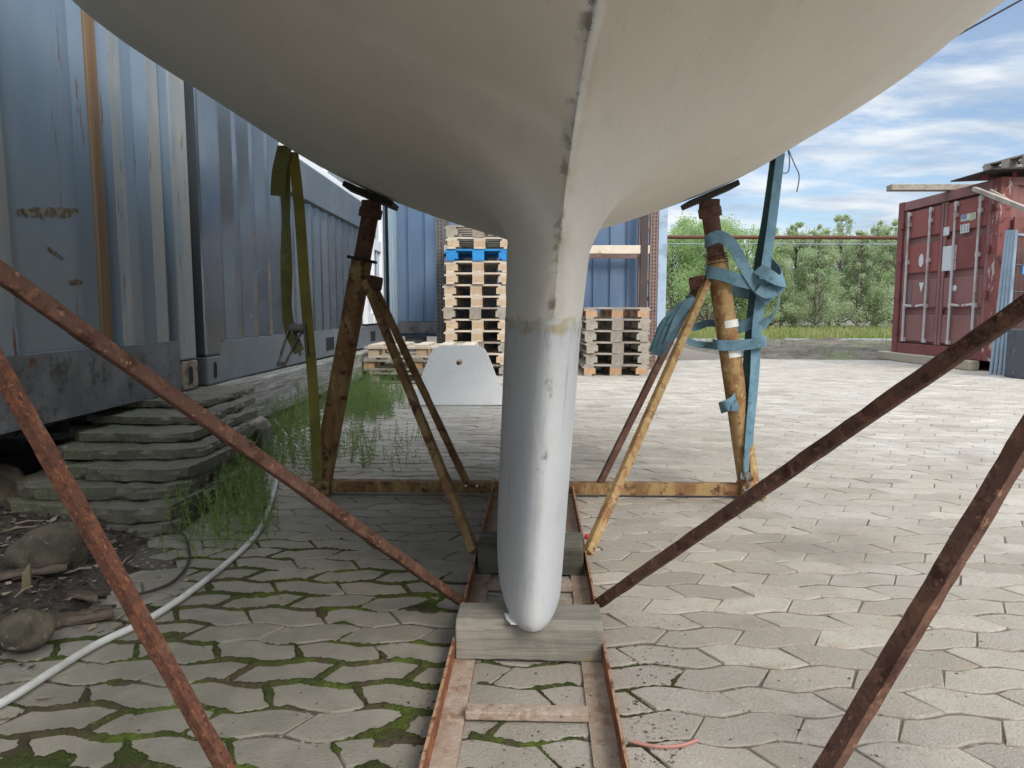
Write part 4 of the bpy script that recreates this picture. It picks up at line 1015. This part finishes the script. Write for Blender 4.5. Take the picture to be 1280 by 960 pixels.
# green strap, left
gs = thing('ratchet_strap', 'olive green ratchet strap hanging from the hull by the left post', 'strap')
b = MB(); strip(b, [(366, 190, 3.12), (374, 260, 3.12), (381, 360, 3.1), (391, 480, 3.08), (397, 600, 3.06)], .045, [(.3, -1, 0), (.45, -1, 0), (.7, -1, 0)]); b.build('tension_webbing', m_strapg, gs, smooth=False)
b = MB(); strip(b, [(354, 182, 3.13), (357, 250, 3.13), (358, 330, 3.12), (360, 400, 3.08), (374, 440, 3.05)], .05, [(.2, -1, 0), (-.6, -1, 0), (.9, -.6, 0), (-.2, -1, 0)]); strip(b, [(356, 184, 3.10), (349, 215, 3.09), (347, 245, 3.09)], .06, (.1, -1, .2)); b.build('loose_webbing', M('dull olive webbing', (.16, .155, .055), [((.22, .205, .07), 9, .45, .64)], .85, 0, .5, 160), gs)
b = MB()
pc = at(372, 410, 3.07)
b.tube([pc+Vector((-.035, 0, 0)), pc+Vector((.035, 0, 0))], .022, 12)
for sx_ in (-.03, .03):
    b.bar(pc+Vector((sx_, 0, .02)), at(381, 445, 3.07)+Vector((sx_*.5, 0, 0)), .006, .04, up=(0, 1, 0)); b.bar(pc+Vector((sx_, -.01, 0)), at(352, 455, 3.05)+Vector((sx_*.5, 0, 0)), .006, .03, up=(0, 1, 0))
b.bar(at(352, 455, 3.05)+Vector((-.02, 0, 0)), at(352, 455, 3.05)+Vector((.02, 0, 0)), .02, .02); b.build('ratchet', m_metal, gs, bevel=.002)
b = MB(); h0 = at(397, 598, 3.05); b.tube(spline([h0, h0+Vector((-.012, 0, -.02)), h0+Vector((-.02, 0, -.045)), h0+Vector((0, 0, -.055)), h0+Vector((.015, 0, -.04))], 4), .005, 6); b.build('hook', m_metal, gs)
# blue strap, right
bs_ = thing('tie_down_strap', 'blue tie-down strap knotted round the right post and running up to the hull', 'strap')
b = MB(); strip(b, [(976, 190, 3.13), (966, 270, 3.12), (957, 335, 3.10), (947, 400, 3.09), (943, 470, 3.08), (937, 540, 3.06), (933, 592, 3.05)], .05, [(.55, -1, 0), (.4, -1, 0), (.3, -1, 0), (.5, -1, 0), (.7, -1, 0)]); b.build('upright_webbing', m_strapb, bs_)
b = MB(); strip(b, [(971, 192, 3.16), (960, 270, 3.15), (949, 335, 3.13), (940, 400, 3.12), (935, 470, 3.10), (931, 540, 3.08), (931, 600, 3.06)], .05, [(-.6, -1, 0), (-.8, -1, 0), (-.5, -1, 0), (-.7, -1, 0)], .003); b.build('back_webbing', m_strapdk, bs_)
b = MB()
strip(b, [(881, 303, 3.14), (886, 300, 3.08), (900, 296, 3.07), (915, 306, 3.07), (932, 336, 3.06), (952, 366, 3.05), (962, 372, 3.04)], .052, [(-.9, -.4, 0), (0, -1, 0), (.1, -1, .1), (.1, -1, .2), FW])
strip(b, [(882, 338, 3.15), (886, 340, 3.08), (905, 344, 3.06), (930, 352, 3.06), (956, 357, 3.05), (962, 352, 3.06)], .052, [(-.9, -.4, 0), (0, -1, .1), FW, (.0, -1, -.1)])
strip(b, [(906, 358, 3.2), (925, 364, 3.18), (948, 370, 3.16), (960, 368, 3.14)], .05, FW)
b.build('knot_webbing', m_strapb, bs_)
b = MB()
strip(b, [(947, 336, 3.06), (958, 342, 3.02), (972, 350, 3.01), (979, 350, 3.05), (976, 340, 3.12), (962, 328, 3.15)], .055, [(-.2, -1, .3), (.1, -1, .4), (.8, -.4, .3), (.9, .3, .2)])
strip(b, [(978, 350, 3.04), (974, 358, 3.05), (964, 366, 3.05), (952, 376, 3.06)], .055, [(.7, -.7, .2), (.3, -1, 0), FW])
strip(b, [(971, 354, 3.10), (974, 372, 3.09), (970, 388, 3.08), (960, 400, 3.09), (950, 410, 3.10)], .045, [(.9, -.5, 0), (1, -.4, 0), (.4, -1, 0)])
strip(b, [(948, 360, 3.03), (958, 366, 3.02), (968, 362, 3.03)], .05, (0, -1, .2))
b.build('loop_webbing', m_strapb, bs_)
b = MB()
strip(b, [(891, 430, 3.14), (896, 431, 3.07), (915, 432, 3.06), (940, 430, 3.05), (956, 426, 3.05), (957, 424, 3.1)], .045, [(-.8, -.5, 0), FW, FW, (.3, -1, 0)])
strip(b, [(908, 413, 3.14), (925, 409, 3.12), (944, 402, 3.10)], .05, (.1, -1, .1))
strip(b, [(893, 432, 3.16), (870, 430, 3.18), (850, 420, 3.17), (838, 411, 3.16)], .03, (0, -1, .2))
strip(b, [(900, 405, 3.18), (884, 404, 3.2), (868, 409, 3.2), (850, 405, 3.19), (838, 398, 3.18)], .034, (0, -1, .5))
b.build('lower_webbing', m_strapb, bs_)
b = MB(); h0 = at(932, 592, 3.04); b.box(h0+Vector((0, 0, -.01)), (.045, .012, .03)); b.tube(spline([h0+Vector((0, -.01, 0)), h0+Vector((.004, -.01, -.03)), h0+Vector((.012, -.01, -.055)), h0+Vector((.004, -.01, -.075)), h0+Vector((-.014, -.01, -.06))], 4), .0055, 6)
b.tube(spline([h0+Vector((-.012, -.012, .08)), h0+Vector((-.016, -.012, .04)), h0+Vector((-.006, -.012, -.01))], 4), .004, 6); b.build('hook', m_metal, bs_)
b = MB(); strip(b, [(900, 510, 3.10), (906, 508, 3.05), (916, 503, 3.05), (921, 496, 3.08)], .05, [(-.7, -.7, 0), FW, (.6, -.7, 0)]); strip(b, [(916, 503, 3.055), (919, 506, 3.04), (918, 514, 3.04)], .03, FW); o = b.build('strap_end', m_strapb)
tag(o, 'short frayed blue strap tied low round the right post', 'strap')
# coil of webbing on the brace
cs = MB()
for k, (du, dv, yy, wd) in enumerate(((0, 0, 3.04, .05), (6, -1, 3.03, .045), (-4, 4, 3.06, .05), (12, -3, 3.02, .04))):
    strip(cs, [(866+du*.3, 379+dv, yy+.0), (853+du*.5, 384+dv, yy-.01), (836+du, 402+dv, yy-.02), (826+du, 425+dv, yy-.02), (821+du, 444+dv-k*4, yy)], wd, [(-.3, -1, .3), (-.6, -1, .2), (-.5+.3*k, -1, 0), (.3*k-.4, -1, 0)])
strip(cs, [(858, 388, 3.10), (866, 381, 3.03), (870, 378, 3.05), (868, 372, 3.1), (860, 376, 3.13)], .045, [(-.4, -1, .2), (.2, -1, .5), (.9, 0, .6)])
tag(cs.build('strap_coil', m_strapb), 'bundle of blue webbing hanging over the right hand brace', 'strap')
# wires
b = MB(); b.tube(spline([at(985, 188, 3.2), at(987, 200, 3.2), at(985, 215, 3.2), at(976, 216, 3.2)], 5)+spline([at(976, 216, 3.201), at(978, 217, 3.2)], 2), .0025, 6)
b.tube(spline([at(986, 188, 3.2), at(993, 205, 3.19), at(999, 220, 3.19), at(996, 240, 3.19)], 5), .0025, 6)
tag(b.build('wire_hook', m_metal, None, smooth=True), 'bent wire hanging from the hull beside the blue strap', 'wire')
b = MB(); b.tube([at(1155, 67, 8), at(1280, -2, 8.0), at(1500, -124, 8)], .011, 6); tag(b.build('overhead_cable', m_black), 'dark overhead cable slanting across the sky at the upper right', 'cable')

# ------------------------------------------------------------------ red container
red = thing('shipping_container', 'weathered red container with white lock rods and stickers', 'container')
t = NT('weathered red container paint')
c = t.mix(t.ramp(t.noise(1.5, 5), .38, .66), (.225, .095, .085), (.19, .078, .07))
c = t.mix(t.ramp(t.noise(5, 7, (1, 1, .3)), .55, .72, 0, .6), c, (.25, .12, .11))
c = t.mix(t.ramp(t.noise(20, 6, (1, 1, .5), .7), .63, .69, 0, .8), c, (.08, .03, .025))
m_red = t.done(c, .6, 0, .2, t.noise(12, 5), .01)
m_redp = M('touched up red panel', (.26, .07, .055), [((.22, .07, .06), 3, .45, .65)], .6)
m_redd = M('brown red panel', (.17, .045, .04), [((.21, .06, .055), 3, .45, .65), ((.1, .03, .03), 12, .58, .7)], .65)
m_scrape = M('scraped red post', (.20, .06, .055), [((.45, .36, .32), 14, .56, .63, (1, 1, .3)), ((.08, .03, .025), 9, .52, .64)], .7)
m_rod = M('galvanised rod', (.50, .48, .46), [((.36, .28, .24), 9, .52, .66, (1, 1, .3)), ((.2, .1, .07), 22, .6, .7)], .5, .2)
RX0, RY_N, RY_F = 6.46, 9.62, 12.0
def rxx(y): return RX0-.028*(y-RY_N)
b = MB(); b.span((RX0+.10, RY_N+.06, .14), (12.5, RY_F, 2.57)); b.build('body', m_red, red)
# long side, corrugated
prof = []; x = 6.62
while x < 12.4: prof += [(x, 0), (x+.07, 0), (x+.14, .036), (x+.21, .036)]; x += .278
b = MB(); n = len(prof); vs = [(px_, RY_N+.012+dd, z) for z in (.30, 2.5) for px_, dd in prof]; b.add(vs, [(i, i+1, n+i+1, n+i) for i in range(n-1)]); b.build('side_wall', m_red, red)
b = MB(); b.span((6.60, RY_N+.0, 2.48), (12.5, RY_N+.08, 2.58)); b.span((6.60, RY_N+.0, .14), (12.5, RY_N+.08, .30)); b.build('side_rail', m_red, red)
b = MB(); b.span((RX0, RY_N-.005, .14), (RX0+.17, RY_N+.165, 2.59)); b.build('corner_post', m_scrape, red, bevel=.012)
xf = rxx(RY_F); b = MB(); b.span((xf, RY_F-.16, .14), (xf+.17, RY_F+.0, 2.59)); b.build('corner_post', m_redd, red, bevel=.012)
for z0, z1, mm in ((2.44, 2.58, m_red), (.14, .30, m_redd)):
    b = MB(); b.bar((rxx(RY_N+.16)+.06, RY_N+.165, (z0+z1)/2), (rxx(RY_F-.16)+.06, RY_F-.162, (z0+z1)/2), .11, z1-z0); b.build('header' if z0 > 1 else 'sill', mm, red, bevel=.006)
ym = (RY_N+RY_F)/2
rowsz = [(.34, .76), (.87, 1.31), (1.42, 1.87), (1.98, 2.40)]
for d_i, (y0, y1) in enumerate(((RY_N+.18, ym-.008), (ym+.008, RY_F-.18))):
    fr_ = MB()
    fr_.bar((rxx(y0)+.085, y0, 1.37), (rxx(y1)+.085, y1, 1.37), .04, 2.12)
    for yy in (y0+.035, y1-.035): fr_.span((rxx(yy)+.02, yy-.035, .31), (rxx(yy)+.051, yy+.035, 2.43))
    dd = fr_.build('door', m_red, red, bevel=.004)
    for k, (z0, z1) in enumerate(rowsz):
        mm = m_redp if (d_i, k) in ((1, 3), (0, 3), (1, 2)) else m_redd if (d_i, k) in ((0, 2),) else m_red
        b = MB(); b.bar((rxx(y0)+.044, y0+.085, (z0+z1)/2), (rxx(y1)+.044, y1-.085, (z0+z1)/2), .046, z1-z0, up=(0, 0, 1)); b.build('door_panel', mm, dd, bevel=.012)
    for q_, fy in enumerate((.18, .70) if d_i == 0 else (.28, .84)):
        yy = y0+(y1-y0)*fy; xx = rxx(yy)-.012
        b = MB(); b.tube([(xx, yy, .34), (xx, yy, 2.40)], .019, 8)
        for z in (.36, .9, 1.6, 2.2, 2.36): b.box((xx+.012, yy, z), (.035, .075, .06))
        b.build('lock_rod', m_rod, dd)
        b = MB(); b.bar((xx-.01, yy, .92), (xx-.01, yy+(.24 if q_ == 0 else -.24), .90), .02, .03); b.build('lock_handle', m_rod, dd)
    for z in (.5, 1.05, 1.65, 2.2):
        b = MB(); yh = RY_N+.15 if d_i == 0 else RY_F-.15; b.box((rxx(yh)-.012, yh, z), (.03, .09, .09)); b.build('hinge', m_redd, dd)
# door stickers: flat plates on the panels
def sticker(y0, y1, z0, z1, mat, parent=red, name='sticker', poly=None, dx=0):
    b = MB(); P = poly or [(0, 0), (1, 0), (1, 1), (0, 1)]
    vs = [(rxx(y0+(y1-y0)*a_)+.0175-dx, y0+(y1-y0)*a_, z0+(z1-z0)*b_) for a_, b_ in P]; n = len(vs)
    vs2 = [(v_[0]-.002, v_[1], v_[2]) for v_ in vs]
    b.add(vs+vs2, [tuple(range(n)), tuple(range(2*n-1, n-1, -1))]+[(i, (i+1) % n, n+(i+1) % n, n+i) for i in range(n)]); return b.build(name, mat, parent)
m_stk = M('white sticker', (.55, .57, .57), [((.40, .38, .36), 12, .5, .7)], .6)
def zy(u, v):
    """door-plane position of a photo point"""
    y = 10.5
    for _ in range(20): y = rxx(y)/((u-640)/F)*1.0; p = at(u, v, y); y = y*rxx(y)/p.x
    return y, at(u, v, y).z
def stk(u0, u1, v0, v1, mat, **kw):
    ya, za = zy(u0, v1); yb, zb = zy(u1, v0); return sticker(min(ya, yb), max(ya, yb), za, zb, mat, **kw)
stk(1176, 1195, 306, 339, m_stk); stk(1178, 1186, 283, 295, m_stk)
lb = stk(1200, 1219, 265, 277, m_stk); stk(1199, 1211, 279, 292, m_stk)
m_ink = M('faded blue print', (.18, .23, .32)); m_yel = M('yellow print', (.42, .40, .20)); m_gr = M('grey print', (.32, .33, .34))
stk(1201, 1208, 267, 275, m_ink, dx=.003); stk(1211, 1217, 266, 276, m_yel, dx=.003)
for k in range(3): stk(1200.5+k*3.6, 1202.5+k*3.6, 281, 290, m_gr, dx=.003)
for k in range(4): stk(1178, 1193, 309+k*7, 311+k*7, M('pale print', (.60, .63, .65)), dx=.003)
stk(1147, 1154, 317, 334, m_stk, poly=[(.5+.5*math.cos(2*math.pi*k/18), .5+.5*math.sin(2*math.pi*k/18)) for k in range(18)])
stk(1147, 1154, 353, 366, m_stk, poly=[(0, 1), (.5, 0), (1, 1)])
stk(1128, 1139, 355, 377, M('grey patch', (.17, .11, .10)))
stk(1189, 1195, 356, 364, m_stk, poly=[(.5+.5*math.cos(2*math.pi*k/12), .5+.5*math.sin(2*math.pi*k/12)) for k in range(12)])
# runners under it
b = MB(); b.bar((6.38, 9.8, .07), (6.38, 12.25, .07), .16, .13); tag(b.build('runner_plank', m_plank, None, bevel=.01), 'grey runner plank under the door end of the red container', 'plank')
b = MB(); b.bar((7.2, 9.75, .06), (7.2, 12.0, .06), .2, .15); tag(b.build('runner_plank', m_black, None, bevel=.01), 'dark sleeper under the red container near the fence panels', 'plank')
b = MB(); b.span((6.64, 9.565, .05), (9.2, 9.60, 2.06)); tag(b.build('steel_sheet', M('rust brown sheet', (.17, .065, .05), [((.21, .085, .065), 2, .45, .65), ((.11, .045, .035), 6, .55, .68)], .75, 0, .2, 20), None), 'rust brown steel sheet against the long side of the red container', 'sheet')
# things lying on its roof
b = MB(); b.box((6.22, 10.75, 2.63), (1.3, .16, .085)); tag(b.build('roof_plank', m_pgrey, None, bevel=.006), 'grey plank sticking out to the left over the red container doors', 'plank')
sh = thing('roof_sheet', 'black sheet on short stubs above the red container', 'sheet')
b = MB(); b.box((7.35, 9.85, 2.685), (2.3, .9, .018), Matrix.Rotation(R(-2), 3, 'Y')); b.build('sheet', M('black roofing sheet', (.03, .025, .025), [((.09, .04, .035), 5, .55, .7)], .6), sh)
for x, y, h_ in ((6.33, 9.75, .075), (6.62, 9.62, .075), (8.2, 9.7, .09), (6.9, 10.2, .075)):
    b = MB(); b.bar((x+.05, y+.08, 2.59), (x+.05, y+.08, 2.59+h_), .06, .06, up=(0, 1, 0)); b.build('stub', m_redd, sh)
pallet('grey', 7.30, 9.98, 2.735, math.pi/2+.1, 'weathered pallet lying on the black sheet above the red container', 'pallets above the red container')
b = MB(); b.bar(at(1218, 236, 9.55), at(1300, 268, 8.6), .07, .05); tag(b.build('leaning_batten', m_pgrey, None), 'grey batten slanting down from the roof corner of the red container', 'batten')
b = MB(); b.bar(at(1238, 238, 9.52), at(1310, 280, 8.9), .05, .04); tag(b.build('leaning_batten', m_plank, None), 'thinner pale batten slanting beside the grey one', 'batten')
# steel mesh panels
m_galv = M('blue grey galvanised steel', (.27, .34, .40), [((.20, .26, .31), 6, .45, .65, (1, 1, .3)), ((.35, .42, .47), 12, .55, .7)], .5, .1)
m_wire = M('dull wire', (.12, .125, .13), rough=.6)
proto = None
mesh_labels = ['frontmost galvanised mesh fence panel leaning by the red container', 'second galvanised mesh fence panel from the front of the leaning set', 'third galvanised mesh fence panel from the front of the leaning set', 'rearmost galvanised mesh fence panel leaning against the rust brown sheet']
for i in range(4):
    if proto is None:
        f_ = thing('mesh_barrier', 'x', 'fence panel', group='mesh fence panels leaning by the red container')
        for x in (0, 2.6): b = MB(); b.tube([(x, 0, 0), (x, 0, 1.86)], .022, 8); b.build('stile', m_galv, f_, smooth=False)
        for z in (.10, 1.80): b = MB(); b.tube([(.02, 0, z), (2.58, 0, z)], .018, 8); b.build('rail', m_galv, f_)
        b = MB()
        for k in range(38): b.tube([(.06+k*.066, 0, .10), (.06+k*.066, 0, 1.80)], .0028, 5)
        for z in (.42, .75, 1.08, 1.42): b.tube([(.02, 0, z), (2.58, 0, z)], .006, 5)
        b.build('mesh', m_wire, f_); proto = f_; o = f_
    else: o = copy_tree(proto)
    o.location = (6.29-.016*i, 9.05+.062*i, 0); o.rotation_euler = (R(-5+1.0*i), R(4.0), R(0)); o['label'] = mesh_labels[i]
b = MB(); b.box((6.85, 8.955, 1.33), (.98, .012, .10)); tag(b.build('strap_band', M('bright blue strap', (.03, .32, .72), [((.4, .6, .75), 18, .62, .7)], .6), None), 'bright blue strap stretched over the mesh fence panels', 'strap')
cb = thing('cabinet', 'dark grey steel cabinet in front of the mesh fence panels', 'cabinet', (6.60, 8.72, 0))
b = MB(); b.span((-.42, -.18, 0), (.9, .18, .60)); b.build('body', M('dark grey steel', (.07, .075, .085), [((.30, .30, .29), 9, .62, .68), ((.05, .05, .055), 4, .5, .65)], .55), cb, bevel=.012)
b = MB(); b.span((-.36, -.19, .06), (.1, -.181, .55)); b.build('door', M('cabinet door grey', (.085, .09, .10), [((.33, .33, .31), 8, .60, .66)], .5), cb, bevel=.004)

# ------------------------------------------------------------------ fence and trees
fe = thing('fence', 'low wire fence with a rusty top tube before the trees', 'fence')
b = MB(); b.tube([(3.2, 17.55, 2.60), (9, 17.55, 2.585), (17, 17.55, 2.55)], .045, 8); b.build('top_tube', m_rust_m, fe)
b = MB(); b.tube([(3.2, 17.55, 2.44), (17, 17.55, 2.42)], .010, 5); b.tube([(3.2, 17.55, .12), (17, 17.55, .13)], .014, 5); b.build('wire', m_galv, fe)
for x in (3.2, 17):
    b = MB(); b.tube([(x, 17.55, -.1), (x, 17.55, 2.6)], .03 if x != 11.6 else .02, 8); b.build('post', m_rust, fe)
b = MB(); p = at(938, 470, 11.6); p.z = 0; b.bar(p, p+Vector((.02, 0, .36)), .10, .06, up=(0, 1, 0)); tag(b.build('stub_post', m_rust, None, bevel=.006), 'short rusty stub post at the far edge of the paving behind the blue strap', 'post')

def tree_mesh(seed, h, rw, kind):
    r = random.Random(seed); tr = MB(); vs, fs = [], []
    base = h*.08 if kind == 'bush' else h*.12
    top = Vector((r.uniform(-.2, .2), r.uniform(-.2, .2), h*.93))
    tr.tube([(0, 0, -.2), (0, 0, h*.3), top*.6+Vector((0, 0, h*.05)), top], [.09, .075, .05, .012], 7)
    def leaf(p, s):
        d = Vector((r.gauss(0, 1), r.gauss(0, 1), r.gauss(0, .8))).normalized(); e = d.orthogonal().normalized(); e2 = d.cross(e); n = len(vs)
        vs.extend([p+e*s, p+e2*s*.6, p-e*s, p-e2*s*.6]); fs.append((n, n+1, n+2, n+3))
    clumps = []
    nb = 52 if kind == 'bush' else 74
    for k in range(nb):
        if kind == 'bush':
            f = r.random()**.8; z = base+f*(h*.97-base); rad = rw*math.sqrt(max(.03, 1-((z-h*.42)/(h*.60))**2))
        else:
            f = r.random(); z = base+f*(h-base); rad = rw*(1-f)**.55+.07
        a_ = r.uniform(0, 6.28); rr_ = rad*math.sqrt(r.uniform(.15, 1)); c_ = Vector((math.cos(a_)*rr_, math.sin(a_)*rr_, z))
        clumps.append((c_, (rw*.34 if kind == 'bush' else rw*.26)*r.uniform(.6, 1.3)*(1-(.4 if kind == 'bush' else .72)*f)))
        st_ = Vector((0, 0, max(.2, z-rad*.7))); tr.tube([st_, st_.lerp(c_, .6)+Vector((0, 0, .08)), c_], [.025, .016, .006], 5)
    for c_, cr_ in clumps:
        for _ in range(int(310*(cr_/.4)**1.5)+50):
            q_ = Vector((r.gauss(0, .5), r.gauss(0, .5), r.gauss(0, .45)))*cr_
            if kind != 'bush': q_.z -= abs(r.gauss(0, .25))*cr_
            leaf(c_+q_, r.uniform(.022, .055))
    if kind == 'birch':
        for _ in range(24):   # wispy tip shoots
            a_ = r.uniform(0, 6.28); k_ = r.uniform(.1, .7); s_ = Vector((math.cos(a_)*k_*rw, math.sin(a_)*k_*rw, h*(.90-.28*k_))); e = s_+Vector((r.gauss(0, .16), r.gauss(0, .16), r.uniform(.35, .8)))
            tr.tube([s_, e], [.012, .004], 4)
            for k in range(34): f_ = r.random(); leaf(s_.lerp(e, f_)+Vector((r.gauss(0, .09*(1.1-f_)), r.gauss(0, .09*(1.1-f_)), 0)), r.uniform(.02, .045))
    me = bpy.data.meshes.new('crown'); me.from_pydata(vs, [], fs); return tr, me
m_trunk = M('tree bark', (.17, .15, .115), [((.10, .09, .07), 9, .45, .62)], .95)
m_lv = [leafmat('fresh maple leaves', (.34, .46, .20), (.42, .53, .25), (.27, .38, .16), .9, .6), leafmat('grey green birch leaves', (.42, .50, .29), (.49, .57, .35), (.35, .43, .24), .8, .62)]
TP = []
for i, (sd, h_, rw, kd) in enumerate(((1, 4.6, 1.9, 'bush'), (2, 4.3, 1.6, 'bush'), (3, 5.0, 1.5, 'birch'), (4, 4.7, 1.35, 'birch'), (5, 5.3, 1.6, 'birch'))):
    tr, cm_ = tree_mesh(sd, h_, rw, kd)
    r_ = thing('tree', 'x', 'tree', group='trees beyond the verge'); tr.build('trunk', m_trunk, r_)
    cm_.materials.append(m_lv[0 if kd == 'bush' else 1]); c_ = bpy.data.objects.new('crown', cm_); COL.objects.link(c_); c_.parent = r_; TP.append(r_)
used_t = [False]*5
spots_t = [ # photo u, depth, kind, scale, label
    (838, 33.0, 0, .92, 'round fresh green tree at the left end of the row, beside the rack'), (884, 32.5, 0, 1.05, 'tallest round fresh green tree, directly behind the right post'),
    (928, 33.5, 1, 1.08, 'round fresh green tree just left of the blue upright strap'), (862, 36.0, 1, 1.25, 'round tree in the back row left of the right post'),
    (908, 36.5, 2, 1.0, 'slim tree tucked behind the two round green trees'), (962, 33.2, 4, .88, 'feathery tree right behind the blue upright strap'),
    (990, 34.0, 3, 1.05, 'slim feathery tree, first to the right of the blue strap'), (1018, 33.0, 2, .95, 'feathery tree, second to the right of the blue strap'),
    (1046, 35.0, 4, 1.03, 'tall feathery tree, third to the right of the blue strap'), (1070, 33.4, 3, .96, 'feathery tree, fourth to the right of the blue strap'),
    (1094, 34.5, 2, 1.02, 'feathery tree left of the one at the red container doors'), (1118, 33.2, 4, .95, 'feathery tree half hidden by the left edge of the red container'),
    (975, 37.5, 0, 1.0, 'low broad tree in the back row behind the slim feathery ones'), (1035, 38.5, 0, 1.03, 'broad tree in the back row at the middle of the feathery trees'), (1090, 38.0, 0, 1.03, 'broad tree in the back row near the red container')]
for u, dp, ki, sc, lab in spots_t:
    o = TP[ki] if not used_t[ki] else copy_tree(TP[ki]); used_t[ki] = True
    o.location = ((u-640)/F*dp, dp, -.05); o.rotation_euler = (0, 0, rnd.uniform(0, 6.28)); o.scale = (sc*rnd.uniform(.95, 1.1),)*2+(sc,); o['label'] = lab

# small litter pieces one can point at
b = MB(); p = gp(734, 674, .0); b.tube([p+Vector((0, 0, .004)), p+Vector((0, 0, .012)), p+Vector((0, 0, .02))], [.008, .011, .003], 8); tag(b.build('bottle_cap', M('red plastic', (.6, .02, .04)), None), 'small red cap lying right of the keel beside the cradle rail', 'cap')
b = MB(); b.tube(spline([gp(790, 927, .006), gp(820, 933, .006), gp(850, 932, .006), gp(872, 925, .006)], 6), .0035, 6); tag(b.build('wire_piece', M('faded red cable', (.42, .20, .16)), None), 'short faded red wire on the paving at the lower right of the rail', 'wire')
b = MB(); pp = [gp(632, 768, .105), gp(652, 771, .106), gp(648, 782, .1055), gp(640, 781, .106), gp(634, 775, .107)]; 
b.add([p+Vector((-.003, 0, .001)) for p in pp]+[p+Vector((-.003, 0, .004)) for p in pp], [(0, 1, 2, 3, 4), (9, 8, 7, 6, 5)]+[(i, (i+1) % 5, 5+(i+1) % 5, 5+i) for i in range(5)]); tag(b.build('paint_flake', m_white_paint, None), 'white paint flake lying on the front timber block', 'paint flake')
